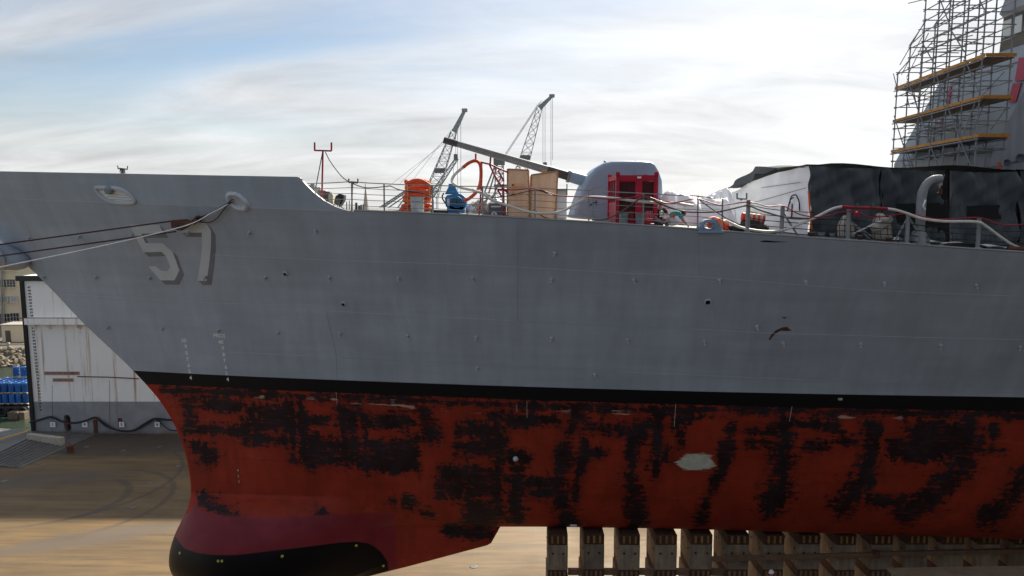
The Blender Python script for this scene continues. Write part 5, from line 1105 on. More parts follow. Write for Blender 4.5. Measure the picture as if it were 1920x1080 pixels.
hose('cable', 'dark cable looping low from the red container across the white plastic', 'cable', [[(1110, 412, .2), (1135, 411, .15), (1160, 400, .1), (1185, 383, .05), (1205, 370, .0), (1225, 376, 0), (1250, 387, 0), (1280, 396, 0), (1310, 398, 0), (1345, 397, 0), (1375, 391, 0), (1402, 386, 0), (1425, 394, 0), (1450, 402, 0), (1480, 409, 0), (1510, 410, .1), (1560, 404, .1)]], .03, 'canvas_dark')
hose('cable', 'thin dark cable slanting down from rail post to the fairlead', 'cable', [[(1308, 372, .1), (1335, 392, .1), (1360, 408, .1), (1385, 420, .2)]], .022, 'canvas_dark')
hose('cable', 'thin red cable sagging from post to post along the whole rail', 'cable', [[(905, 352, .05), (960, 356, .05), (1003, 354, .05), (1050, 367, .05), (1100, 369, .05), (1140, 373, .05), (1180, 371, .05), (1208, 367, .05), (1250, 381, .05), (1280, 377, .05), (1308, 373, .05), (1350, 384, .05), (1403, 379, .05), (1440, 387, .05), (1468, 386, .05), (1500, 402, .05), (1540, 407, .05), (1590, 396, .05), (1640, 407, .05), (1700, 401, .05), (1760, 411, .05), (1835, 408, .05), (1880, 421, .05), (1940, 420, .05)]], .022, 'red_pipe')
hose('cable', 'black cable hung between crates at mid height behind the rail', 'cable', [[(905, 372, .3), (950, 368, .3), (1003, 357, .3), (1040, 368, .3)]], .018, 'black_cable')
hose('cable', 'tan cable trailing down behind the right plywood crate', 'cable', [[(1000, 393, .5), (1010, 400, .5), (1025, 409, .5), (1060, 415, .4)]], .022, 'rust')
# forecastle gear behind the bulwark end
o = thing('work_lamp', D(634, 1.2), 'black boxy work lamp tilted on a stand behind the rail', 'lamp'); Yl = edgeY(634) + 1.2
MB().prism([Q(u, v, Yl) for u, v in ((626, 381), (629, 368), (636, 363), (645, 366), (644, 376), (637, 387))], (0, .4, 0)).build('housing', M['black_rubber'], o)
MB().prism([Q(u, v, Yl - .02) for u, v in ((628, 380), (631, 370), (640, 373), (636, 384))], (0, .02, 0)).build('lens', M['glass_dark'], o)
for a, b in (((633, 385), (628, 396)), ((637, 386), (648, 394)), ((636, 386), (637, 396))): MB().tube([Q(*a, Yl + .2), Q(*b, Yl + .2)], .02, 5).build('stand_leg', M['galv'], o)
o = thing('mooring_winch', D(612, 2.2), 'cluttered cream and grey mooring gear behind the sloping bulwark', 'winch')
for (u, v, w_, h_, mt) in ((588, 355, .18, .5, 'bin_gray'), (597, 364, .3, .6, 'canvas'), (606, 368, .35, .5, 'steel_gray'), (614, 370, .3, .5, 'canvas_dark'), (622, 374, .2, .45, 'canvas'), (584, 350, .3, .12, 'steel_gray')): MB().box(W(u, v, 2.2), (w_, .4, h_), bev=.03).build('gear_case', M[mt], o)
mb = MB(); mb.lathe([(.3, -.5), (.3, -.45), (.14, -.4), (.14, .4), (.3, .45), (.3, .5)], W(605, 384, 2.2), 14, Matrix.Rotation(R(90), 3, 'Y')); mb.build('drum', M['steel_gray'], o, smooth=True)
o = thing('valve_cluster', D(682, 1.0), 'group of short grey valves and pipes at the deck edge', 'valves')
for (u, v) in ((668, 380), (673, 386), (677, 384), (682, 383), (686, 386), (650, 378), (655, 376)): MB().tube([W(u, 400, 1), W(u, v, 1)], .05 if u > 660 else .02, 8).build('pipe', M['galv' if u % 2 else 'dark_metal'], o)
MB().lathe([(.12, 0), (.02, .9), (.01, 1.1)], D(686, 1.0), 8).build('cone', M['canvas'], o)
# fairlead on the deck edge
fl = thing('fairlead', D(1348, .1), 'grey arched fairlead with an oval hole on the deck edge', 'fairlead'); Yf = edgeY(1348) - .02
ot = [(1311, 433), (1316, 420), (1321, 413.5), (1330, 411), (1340, 411), (1345, 413.5), (1348, 420), (1351, 436)]
ih = [(1320.5, 425), (1321.5, 420.5), (1326, 417.5), (1334, 417.5), (1339.5, 420), (1340, 425), (1336, 428.5), (1326, 428.5)]
O_ = [Q(u, v, Yf) for u, v in cr2(ot, 4)]; I_ = [Q(u, v, Yf) for u, v in cr2(ih, 4)]; dd_ = Vector((0, .4, 0)); mb = MB()
I2_ = [Q(u, v, Yf - .03) for u, v in cr2([(1330.5 + (u - 1330.5) * 1.12, 423 + (v - 423) * 1.15) for u, v in ih], 4)]
mb.grid([[p + dd_ for p in O_ + O_[:1]], O_ + O_[:1], I2_ + I2_[:1], I_ + I_[:1], [p + dd_ for p in I_ + I_[:1]], [p + dd_ for p in O_ + O_[:1]]]); mb.build('casting', M['turret'], fl, smooth=True)
MB().box(Q(1331, 435, Yf + .15), (1.0, .5, .1), bev=.02).build('foot_plate', M['turret'], fl)
def lumps(name, label, cat, spots, mats, inb, rmin, rmax, seed=1, flat=.8, part='fold'):
    random.seed(seed); t = thing(name, W(spots[0][0], spots[0][1], inb), label, cat)
    for i, (u, v) in enumerate(spots):
        bm = bmesh.new(); bmesh.ops.create_icosphere(bm, subdivisions=3, radius=random.uniform(rmin, rmax)); ph = random.uniform(0, 9)
        for q_ in bm.verts: q_.co = Vector((q_.co.x * 1.15, q_.co.y, q_.co.z * flat)) * (1 + .16 * math.sin(q_.co.x * 17 + ph) * math.cos(q_.co.z * 21 + ph * 2) + .08 * math.sin(q_.co.y * 30 + ph))
        bm.verts.index_update(); c_ = W(u, v, inb + random.uniform(-.1, .25)); MB().add([c_ + q_.co for q_ in bm.verts], [tuple(q_.index for q_ in f.verts) for f in bm.faces]).build(part, M[mats[i % len(mats)]], t, smooth='all'); bm.free()
    return t
lumps('hose_heap', 'crumpled red and orange sheeting heaped behind the fairlead', 'heap', [(1337, 414), (1346, 418), (1353, 424), (1360, 429), (1350, 430), (1364, 433), (1340, 422), (1357, 420)], ['red_orange', 'orange_bright', 'red_orange'], .9, .2, .28, 3)
lumps('black_bags', 'black rubbish bags slumped between the red heap and striped roll', 'bags', [(1374, 428), (1382, 432), (1371, 433), (1388, 427)], ['black_rubber'], .9, .2, .28, 4)
lumps('black_bags', 'black bags and gear lying below the striped roll', 'bags', [(1402, 418), (1410, 421), (1420, 423), (1428, 427), (1412, 427), (1400, 424)], ['black_rubber', 'stencil_black'], .8, .16, .27, 5)
o = thing('striped_roll', W(1411, 409, 1.0), 'red and white striped roll lying on black bags', 'roll'); a, b = W(1391, 406.5, 1.0), W(1433, 410.5, 1.0); n_ = 9
for k in range(n_):
    MB().tube([a.lerp(b, k / n_), a.lerp(b, (k + .5) / n_), a.lerp(b, (k + 1) / n_)], [.17, .185, .17], 14).build('band', M['red_orange' if k % 2 == 0 else 'canvas'], o, smooth=True)
o = thing('pallet_of_pipe', W(1430, 433, .6), 'dark pipes lying along the deck edge under the white hose', 'pipes')
for k in range(3): MB().tube([W(1395, 433 + 2 * k, .5 + .2 * k), W(1455, 438 + 2 * k, .5 + .2 * k)], .06, 6).build('pipe', M['dark_metal'], o)
# seated people on deck
pp = D(1236, 1.3)
person(pp + Vector((0, 0, .02)), R(8), dict(SIT), 'person in black skull t-shirt and red cap sitting by the red container', 'shirt_black', 'jeans', 'red_paint', 'cap', 1.0, logo=True)
BEND = dict(pelvis=(0, 0, .36), waist=(-.02, -.10, .52), chest=(-.02, -.26, .62), neck=(-.03, -.42, .58), head=(-.03, -.5, .47), shl=(-.2, -.3, .56), ell=(-.26, -.5, .22), wrl=(-.2, -.62, .1), shr=(.17, -.3, .56), elr=(.24, -.5, .22), wrr=(.18, -.62, .1),
            hil=(-.11, .0, .26), knl=(-.18, -.34, .14), anl=(-.14, .05, .08), tol=(-.14, .22, .05), hir=(.11, 0, .26), knr=(.18, -.34, .14), anr=(.14, .05, .08), tor=(.14, .22, .05))
person(D(1257, .9) + Vector((0, 0, .0)), R(80), BEND, 'person in teal shirt bent over with rounded back next to the seated one', 'teal_cloth', 'pale_cloth', None)
# white plastic wrapped mound
def wrap(name, label, ctrl, Y0, depth, base_v):
    t = thing(name, Q(ctrl[0][0], base_v, Y0), label, 'wrapped load'); us = np.linspace(ctrl[0][0], ctrl[-1][0], 60); rows = []
    for j in range(26):
        s = j / 25; row = []
        for k, u in enumerate(us):
            v = float(np.interp(u, [c[0] for c in ctrl], [c[1] for c in ctrl])); top = Q(u, v, Y0 + depth * .3); X = top.x; zb_ = dz_(X, Y0)
            if s < .5: f = s / .5; y = Y0 + depth * .3 * f ** 1.6; z = zb_ + (top.z - zb_) * f ** .85
            else: f = (s - .5) / .5; y = Y0 + depth * .3 + depth * .7 * f; z = top.z - (top.z - zb_) * f ** 2.5 * .9
            w = .05 * math.sin(u * .16 + 5 * s) + .018 * math.sin(u * .45 - 8 * s + 2) + .03 * math.sin(u * .09 + 13 * s)
            edge_ = min(1, min(k, 59 - k) / 4); row.append((X, y - w * (.3 + edge_), zb_ + (z - zb_) * (.35 + .65 * edge_ ** .5) + w * .3))
        rows.append(row)
    MB().grid(rows).build('sheeting', M['white_wrap'], t, smooth='all')
    for a in (.3, .55): MB().tube([Vector(r_) + Vector((0, -.02, 0)) for r_ in [rows[int(a * 24)][k] for k in range(2, 58, 3)]], .008, 4).build('lashing', M['canvas'], t)
wrap('wrapped_load', 'white plastic wrapped load on deck between red container and tent', [(1240, 372), (1246, 362), (1256, 357.5), (1262, 357), (1275, 361.5), (1300, 368), (1322, 370.5), (1345, 371), (1372, 372)], 30.2, 3.2, 425)
wrap('wrapped_load', 'white shrouded peak rising just left of the tent', [(1322, 371), (1340, 362), (1352, 356), (1364, 352.5), (1369, 356), (1374, 364)], 33.2, 3.0, 425)
# tent over the forward deck
TY = 28.2; TX = Q(1518, 400, TY).x; tent = thing('work_tent', (TX, TY, dz_(TX, TY)), 'dark tarpaulin work tent with white plastic end wall on the foredeck', 'tent')
def cloth(c00, c10, c01, c11, nu, nv, amp, seed, name, mat, axis, topv=None, off=0):
    r_ = random.Random(seed); ph = [r_.uniform(0, 9) for _ in range(8)]; rows = []
    for j in range(nv + 1):
        row = []
        for i in range(nu + 1):
            a, b = i / nu, j / nv; p = (Vector(c00) * (1 - a) + Vector(c10) * a) * (1 - b) + (Vector(c01) * (1 - a) + Vector(c11) * a) * b
            w = amp * (math.sin(a * 19 + 3 * b + ph[0]) * .5 + (abs(math.sin(a * 31 + ph[7] + .6 * b)) - .6) * .45 * (1.1 - b) + math.sin(a * 37 + 6 * (b - .5) + ph[1]) * .35 * b + math.sin((a + b) * 11 + ph[2]) * .6 + math.sin((a * .6 - b) * 27 + ph[3]) * .25 + math.sin(b * 9 + ph[4]) * .4)
            w += amp * .55 * (abs(math.sin(a * 6.5 - b * 4.2 + ph[5])) ** 3 - .3) + amp * .45 * (abs(math.sin(a * 9.3 + b * 5.5 + ph[6])) ** 4 - .2) * b
            if j == nv and topv: p.z += topv * math.sin(a * math.pi) 
            row.append(p + Vector(axis) * (w + off))
        rows.append(row)
    return MB().grid(rows).build(name, M[mat], tent, smooth='all')
def tp(u, v, Y=TY): return Q(u, v, Y)
PAN = [(1518, 310, 1650, 315, 441, 449), (1652, 314.5, 1772, 320, 449, 455), (1780, 320, 1907, 322, 455, 460), (1911, 321, 2080, 327, 460, 470)]
for i, (u0, v0_, u1, v1_, b0, b1) in enumerate(PAN): cloth(tp(u0, b0), tp(u1, b1), tp(u0, v0_), tp(u1, v1_), 80, 36, .12, i + 3, 'tarpaulin_panel', 'tarp', (0, -1, 0), -.06)
for u in (1651, 1776, 1909): MB().prism([tp(u - 2.5, 317, TY + .12), tp(u + 4.5, 318, TY + .12), tp(u + 4.5, 458, TY + .12), tp(u - 3, 456, TY + .12)], (0, .03, 0)).build('seam_gap', M['tarp_black'], tent)
for (u0, v0_, u1, v1_) in ((1681, 380, 1766, 427), (1813, 384, 1878, 411)):
    P_ = [tp(u0, v0_ + 2, TY - .14), tp(u1 - 3, v0_, TY - .14), tp(u1, v1_, TY - .14), tp(u0 + 4, v1_ - 3, TY - .14)]; MB().prism(P_, (0, .03, 0)).build('window_flap', M['tarp_black'], tent)
MB().prism([tp(1768, 340, TY - .1), tp(1777, 322, TY - .1), tp(1781, 455, TY - .1), tp(1757, 449, TY - .1)], (0, .03, 0)).build('door_gap', M['tarp_black'], tent)
FY = TX * FPX / (1370 - 960); FY = 38.2
e0, e1 = Vector((TX, TY + .1, dz_(TX, TY))), Vector((TX, FY, dz_(TX, FY)))
tl, tr = Q(1518, 311, TY + .1), Q(1371, 361, FY); tl.x = TX; tr.x = TX
mid = Q(1440, 340, 33.4)
cloth(e0, e1, (TX, TY + .1, tl.z), (TX, FY, tr.z), 40, 26, .05, 11, 'end_sheet', 'white_wrap', (-1, 0, 0), .22)
ridge = Q(1437, 311.5, 33.6); zN, zR, zF = Q(1518, 308.5, TY).z, ridge.z, Q(1370, 353, FY).z
rows = []
for x in np.linspace(TX - .25, TX + 16, 34):
    s_ = (x - TX) / 16; sag = .12 * math.sin(s_ * 22) * (s_ > .02); row = []
    for j in range(25):
        t = j / 24; y = TY - .08 + (FY - TY + .3) * t; z = np.interp(y, [TY - .1, 33.6, FY + .3], [zN, zR, zF]) - .10 * math.sin(math.pi * min(1, max(0, (y - TY) / 5.4))) + sag * .6; row.append((x + .12 * math.sin(j * .9), y, z - s_ * .28))
    rows.append(row)
MB().grid(rows).build('roof_sheet', M['tarp'], tent, smooth='all')
vr = []; v2 = []
for j in range(25):
    t = j / 24; p = Vector(rows[0][j]); dr_op = .06 + .38 * (math.sin(math.pi * min(1, max(0, (t - .32) / .68))) ** 1.0) + .05 * math.sin(j * 1.3); vr.append(p + Vector((-.03, 0, 0))); v2.append(p + Vector((-.02, 0, -dr_op)))
MB().grid([vr, v2]).build('roof_valance', M['tarp'], tent, smooth='all')
for k in range(5):
    P_ = [Q(u, v, Y) for u, v, Y in [((1482, 396, 30.2), (1484, 380, 30.0), (1490, 368, 29.8), (1498, 365, 29.4)), ((1500, 366, 29.3), (1506, 378, 29.0), (1509, 395, 28.9)), ((1494, 382, 29.7), (1494, 408, 29.7)), ((1488, 374, 29.9), (1495, 370, 29.6)), ((1482, 386, 30.1), (1490, 378, 29.9))][k]]
    for p in P_: p.x = TX - .12
    MB().tube(cr(P_, 4), .03, 6).build('tear_mark', M['black_rubber'], tent)
for a, b in (((1400, 385, 36), (1515, 352, TY + .2)), ((1440, 352, 33.5), (1500, 342, 29))): 
    pA, pB = Q(*a), Q(*b); pA.x = pB.x = TX - .1; MB().tube([pA, pB], .012, 4).build('lashing_cord', M['canvas_dark'], tent)
MB().tube([tp(1516, 358, TY - .15), tp(1519, 400, TY - .15), tp(1522, 432, TY - .15)], .035, 6).build('orange_strap', M['orange_bright'], tent)
mb = MB(); mb.grid([[Q(u, np.interp(u, [1640, 1960], [446, 470]) - (3 if j == 2 else 0) + 1.5 * math.sin(u * .11 + j), TY - .25 - .75 * (1 - j / 3)) for u in range(1640, 1960, 8)] for j in range(4)])
wsk = thing('floor_sheet', Q(1800, 460, TY - .5), 'white protective sheet on deck along the foot of the tarpaulin', 'sheet'); mb.build('sheet', M['white_wrap'], wsk, smooth='all')
# davit
dv = thing('davit', D(1727, .4), 'grey hooked davit crane arm standing at the deck edge', 'davit'); i = .35
P_ = cr([W(u, v, i) for u, v in ((1723, 462), (1725, 425), (1727, 385), (1729, 365), (1735, 349), (1745, 339), (1755, 335.5), (1765, 335.5))], 8)
MB().tube(P_, [.17] * (len(P_) // 2) + [.155] * (len(P_) - len(P_) // 2), 16).build('arm', M['rail_gray'], dv, smooth=True)
MB().lathe([(.42, 0), (.42, .06), (.27, .1), (.25, .5), (.21, .55)], D(1722, .35), 18).build('pedestal', M['rail_gray'], dv, smooth=True)
for k in range(3): c_ = D(1722, .35); a_ = 2.1 * k; MB().prism([c_ + Vector((math.cos(a_) * .25, math.sin(a_) * .25, .05)), c_ + Vector((math.cos(a_) * .5, math.sin(a_) * .5, .05)), c_ + Vector((math.cos(a_) * .25, math.sin(a_) * .25, .5))], (.04, .04, 0)).build('gusset', M['rail_gray'], dv)
hk = MB(); hk.box(W(1763, 343, i), (.12, .1, .2)); o = hk.build('sheave_block', M['canvas'], dv)
MB().tube([W(1763, 340, i), W(1762, 352, i)], .03, 6).build('wire_fall', M['canvas'], o); MB().tube(cr([W(1762, 352, i), W(1765, 358, i), W(1762, 365, i), W(1758, 361, i)], 5), .04, 6).build('hook', M['rust'], o, smooth=True)
MB().tube(cr([W(1735, 375, i - .2), W(1733, 381, i - .25), W(1731, 387, i - .25), W(1735, 393, i - .22)], 4), .03, 6).build('cleat', M['white_paint'], dv)
# canvas covered fenders
def fender(pts, label, seed):
    random.seed(seed); c_ = W(*pts[0], .75); t = thing('canvas_fender', c_, label, 'fender', 'canvas fenders by the rail')
    top, bot, w = pts[1], pts[2], pts[3]; A3, B3 = W(*top, .75), W(*bot, .75); V = []
    for j in range(15):
        s = j / 14; p = A3.lerp(B3, s); rw = w * (.25 + .75 * min(1, s * 2.2) ** .7) * (1 if s < .93 else .9); V.append([p + Vector((rw * (1 + .1 * math.sin(9 * a + seed)) * math.cos(a), rw * .8 * math.sin(a), 0)) for a in np.linspace(0, 2 * math.pi, 37)])
    MB().grid(V).build('cover', M['canvas'], t, smooth='all')
    for k in range(9):
        a = 2 * math.pi * k / 9 + .2; MB().tube([Vector(V[j][int(k * 4)]) * 1.0 + Vector((0, -.01, 0)) for j in range(1, 15)], .014, 5).build('seam', M['canvas_dark'], t)
    MB().tube([A3 + Vector((0, 0, .12)), A3], .04, 6).build('neck', M['canvas_dark'], t)
fender([(1588, 444), (1586, 404), (1587, 447), .31], 'beige canvas covered fender hanging left of the other, by the rail post', 1)
fender([(1656, 448), (1650, 400), (1655, 448), .36], 'beige canvas covered fender on the right, under the red hose', 2)
lumps('rag_bundle', 'dirty bundle of rags tied over the top of the right fender', 'bundle', [(1662, 412), (1657, 420), (1645, 428)], ['canvas'], .5, .16, .22, 9)
lumps('shackle_pile', 'rusty shackles and blocks heaped at the deck edge by the davit', 'shackles', [(1768, 459), (1774, 461), (1762, 461)], ['canvas', 'rust', 'concrete'], .2, .09, .14, 12)
hose('cable', 'black cables bundled along the deck edge right of the davit', 'cable', [[(1775, 458, .3), (1800, 457, .3), (1830, 459, .3), (1850, 464, .2)], [(1690, 443, .3), (1702, 452, .3), (1720, 458, .25), (1760, 460, .25)], [(1735, 455, .4), (1790, 461, .3), (1840, 463, .3)]], .045, 'black_cable')
hose('red_pipe', 'red brown hose end lying at the right deck edge', 'hose', [[(1890, 466, .1), (1915, 467, .1), (1960, 470, .1)]], .09, 'rust')
o = thing('tag_box', W(1607, 400, .05), 'small red tag hanging from the red hose', 'tag'); MB().box(W(1607, 400, .05), (.2, .06, .26), bev=.02).build('card', M['red_paint'], o); MB().box(W(1606, 397, .0), (.06, .03, .06)).build('label_patch', M['sign_white'], o)
for k, (u, w_) in enumerate(((1560, .14), (1612, .12), (1540, .18), (1522, .16), (1690, .12), (1668, .2))):
    p = D(u, .25); o = thing('deck_fitting', p, 'small %s fitting bolted at the deck edge, %s' % (('grey', 'rusty')[k % 2], ['left of the canvas fenders', 'between the canvas fenders', 'by the tent corner', 'at the foot of the orange strap', 'left of the davit', 'right of the canvas fenders'][k]), 'fitting'); MB().lathe([(w_, 0), (w_, .05), (w_ * .6, .08), (w_ * .6, .18), (w_ * .8, .2)], p, 10).build('body', M['rail_gray' if k % 2 == 0 else 'rust'], o, smooth=True); MB().box(p + Vector((0, 0, .22)), (w_ * 1.5, .06, .05)).build('bar', M['galv'], o)

# ------------------------------------------------------------------ superstructure and scaffold
SY0, SY1 = 31.0, 39.2
sup = thing('deckhouse', (26, SY0, dz_(22, SY0)), 'grey slope fronted ship deckhouse behind the scaffold', 'deckhouse')
prof = [(21.1, dz_(21, 33) - .3), (21.25, CAMZ + 2.6), (23.25, CAMZ + 6.75), (23.7, CAMZ + 7.65), (26.4, CAMZ + 7.75), (26.45, CAMZ + 10.3), (26.2, CAMZ + 10.5), (26.6, CAMZ + 11.9), (52, CAMZ + 12.2), (52, dz_(40, 33) - .3)]
def Lp(a, b): return (Vector(a), Vector(b))
n_ = len(prof)
mb = MB(); A3 = [(x, SY0 + .05 * max(0, z - CAMZ), z) for x, z in prof]; B3 = [(x, SY1 - .05 * max(0, z - CAMZ), z) for x, z in prof]
mb.add(A3 + B3, [tuple(range(n_)), tuple(range(n_, 2 * n_))[::-1], (1, 0, n_, n_ + 1), (7, 8, n_ + 8, n_ + 7), (8, 9, n_ + 9, n_ + 8)]); mb.build('lower_shell', M['super_gray'], sup)
for i, mt in ((1, 'super_blue'), (2, 'super_blue'), (3, 'super_gray'), (4, 'window_frame'), (5, 'super_gray'), (6, 'super_gray')):
    mb = MB(); mb.add([A3[i], A3[i + 1], B3[i + 1], B3[i]], [(0, 1, 2, 3)]); mb.build('front_plate', M[mt], sup)
for k in range(9):
    y = SY0 + 1.0 + k * .78; MB().box((26.39, y, CAMZ + 9.65), (.06, .6, .85), Matrix.Rotation(-.03, 3, 'Y')).build('bridge_window', M['pane_light' if k > 5 else 'glass_dark'], sup)
for z in (CAMZ + 2.75, CAMZ + 6.8): 
    x = np.interp(z, [p[1] for p in prof[:4]], [p[0] for p in prof[:4]]); MB().tube([(x - .03, SY0 + .1, z), (x - .03, SY1 - .3, z)], .04, 6).build('knuckle_bar', M['super_gray'], sup)
def on_front(u, v, off=.04):
    """point where a sight line meets the sloping front"""
    best = None; d = (Q(u, v, 10) - CAM)
    for t in np.linspace(2.9, 4.2, 1400):
        p = CAM + d * t; x = np.interp(p.z, [q_[1] for q_ in prof[:4]], [q_[0] for q_ in prof[:4]])
        if p.x >= x - off: return p
    return CAM + d * 3.2
for quad in ([(1912, 108), (1932, 108), (1924, 150), (1904, 152)], [(1901, 157), (1916, 155), (1906, 191), (1891, 192)]):
    P_ = [on_front(u, v) for u, v in quad]; o = MB().prism(P_, (-.06, -.02, 0)).build('red_panel', M['red_paint'], sup)
for quad in ([(1781, 160), (1785, 160), (1780, 195), (1776, 195)], [(1764, 225), (1768, 225), (1766, 236), (1762, 236)]): MB().prism([on_front(u, v) for u, v in quad], (-.04, -.02, 0)).build('red_strip', M['red_paint'], sup)
for a, b in (((1735, 175), (1716, 298)), ((1762, 165), (1745, 300)), ((1800, 130), (1790, 300)), ((1702, 250), (1790, 232))): MB().tube([on_front(*a, .05), on_front(*b, .05)], .03, 5).build('panel_joint', M['steel_gray'], sup)
hn = thing('loudhailer', Q(1890, 306, SY0 - .25), 'pair of round grey horns on the deckhouse side above the tarpaulin', 'horn')
for u, v, r in ((1886, 307, .16), (1912, 298, .2)): MB().lathe([(r * .4, -.25), (r * .45, .0), (r, .2), (r * .9, .22), (r * .4, .05)], Q(u, v, SY0 - .3), 14, Matrix.Rotation(R(80), 3, 'X') @ Matrix.Rotation(R(-25), 3, 'Y')).build('bell', M['steel_gray'], hn, smooth=True)
MB().tube([Q(1886, 307, SY0 - .2), Q(1915, 302, SY0 - .1)], .05, 6).build('bracket', M['steel_gray'], hn)
MB().prism([Q(u, v, SY0 - .35) for u, v in ((1872, 318), (1878, 318), (1876, 304), (1873, 304))], (0, .1, 0)).build('orange_cone', M['orange_bright'], hn)
# scaffold
sc_t = thing('scaffold', (20.2, 30, dz_(20, 30)), 'steel tube scaffold with yellow edged platforms against the deckhouse', 'scaffold')
NX, NY, FX, FY2 = 19.75, 30.0, 20.35, 37.6; BAY = 1.2
def sp_(t, row, z): return Vector((NX + (FX - NX) * t + row * BAY, NY + (FY2 - NY) * t, z))
Tt = [0, .17, .34, .5, .67, .84, 1.0]; ZT = {0: [15.0, 14.8, 14.4, 11.6, 10.6, 8.4, 7.2], 1: [15.4, 15.0, 14.8, 12.6, 11.2, 9.4, 8.2]}
zb0 = dz_(20, 31); tr_ = .032
def tube_(name, a, b, r=tr_, mat='galv', par=sc_t): return MB().tube([a, b], r, 6).build(name, M[mat], par)
for row in (0, 1):
    for i, t in enumerate(Tt): tube_('standard', sp_(t, row, zb0), sp_(t, row, CAMZ + ZT[row][i]))
LEV = [3.07, 4.65, 6.35]
lv = [1.9, 2.6, 3.0, 3.75, 4.3, 4.7, 5.4, 6.0, 6.5, 7.2, 7.7, 8.2, 8.7, 9.2, 9.7, 10.2, 10.7, 11.2, 11.8, 12.4, 13.0, 13.6, 14.2]
for row in (0, 1):
    for z in lv:
        for i in range(len(Tt) - 1):
            if z <= min(ZT[row][i], ZT[row][i + 1]) + .9: tube_('ledger', sp_(Tt[i] - .02, row, CAMZ + min(z, ZT[row][i])), sp_(Tt[i + 1] + .02, row, CAMZ + min(z, ZT[row][i + 1] - .05)), .028)
for z in lv[1::1]:
    for i, t in enumerate(Tt):
        if z <= ZT[0][i]: tube_('transom', sp_(t, -.08, CAMZ + z + .04), sp_(t, 1.1, CAMZ + z + .04), .026)
for i in range(len(Tt) - 1):
    for k, (za, zb_) in enumerate(((1.7, 3.3), (3.35, 5.0), (5.0, 6.7), (6.9, 8.2), (8.3, 10.0))):
        if zb_ <= ZT[0][i + 1] + .2 and (i + k) % 2 == 0: tube_('brace', sp_(Tt[i], -.05, CAMZ + za), sp_(Tt[i + 1], -.05, CAMZ + zb_), .028)
for a, b in (((1737, 35), (1687, 122)), ((1737, 55), (1690, 140)), ((1741, 62), (1700, 145))): tube_('raker', Q(*a, 34.5), Q(*b, 36.5), .022)
rs_ = random.Random(5)
for k in range(34):                                   # odd loose tubes and overhanging ends
    t = rs_.uniform(0, 1); z = rs_.uniform(2, 13); zt2 = np.interp(t, Tt, ZT[0])
    if z > zt2 - .3: continue
    if k % 2: tube_('loose_tube', sp_(t, rs_.uniform(-.5, -.1), CAMZ + z), sp_(t + rs_.uniform(-.02, .02), rs_.uniform(.5, 1.3), CAMZ + z + rs_.uniform(-.2, .2)), .024)
    else: tube_('loose_tube', sp_(t, rs_.choice([-.05, 1.05]), CAMZ + z), sp_(min(1.05, t + rs_.uniform(.1, .3)), rs_.choice([-.05, 1.05]), CAMZ + min(z + rs_.uniform(-1.2, 1.2), zt2)), .024)
for li, z in enumerate(LEV):
    for j in range(5):
        a, b = sp_(-.03, (j + .5) / 5, CAMZ + z), sp_(1.02, (j + .5) / 5, CAMZ + z); d_ = b - a
        MB().box((a + b) / 2, (d_.length, .24, .05), Matrix.Rotation(math.atan2(d_.y, d_.x), 3, 'Z')).build('plank', M['plank'], sc_t)
    a, b = sp_(-.03, -.03, CAMZ + z + .09), sp_(1.02, -.03, CAMZ + z + .09); d_ = b - a
    MB().box((a + b) / 2, (d_.length, .035, .13), Matrix.Rotation(math.atan2(d_.y, d_.x), 3, 'Z')).build('toe_board', M['yellow_board'], sc_t)
    a, b = sp_(-.04, -.03, CAMZ + z + .09), sp_(-.04, 1.03, CAMZ + z + .09); d_ = b - a
    MB().box((a + b) / 2, (d_.length, .035, .13), Matrix.Rotation(math.atan2(d_.y, d_.x), 3, 'Z')).build('toe_board', M['yellow_board'], sc_t)
    for y_ in (-.1, .5, 1.1): pass
    tube_('edge_tube', sp_(-.03, -.06, CAMZ + z - .06), sp_(1.02, -.06, CAMZ + z - .06), .03, 'galv')
def ladder(a, b, label, w=.4):
    a, b = Vector(a), Vector(b); t = thing('ladder', a, label, 'ladder', 'scaffold ladders'); s_ = Vector((0, w / 2, 0)).cross(b - a).normalized(); s_ = Vector((w / 2, 0, 0))
    for k in (-1, 1): MB().tube([a + s_ * k, b + s_ * k], .025, 6).build('rail', M['galv'], t)
    n_ = int((b - a).length / .28)
    for k in range(1, n_): q_ = a.lerp(b, k / n_); MB().tube([q_ - s_, q_ + s_], .016, 5).build('rung', M['galv'], t)
ladder(Q(1812, 256, 30.3), Q(1840, 186, 30.3), 'aluminium ladder leaning between the two lower scaffold platforms')
ladder(Q(1707, 320, 35.5), Q(1700, 300, 35.5), 'short ladder foot showing at the left base of the scaffold')
ladder(Q(1712, 200, 37.2), Q(1706, 172, 37.2), 'short ladder between the upper platforms at the left scaffold end')

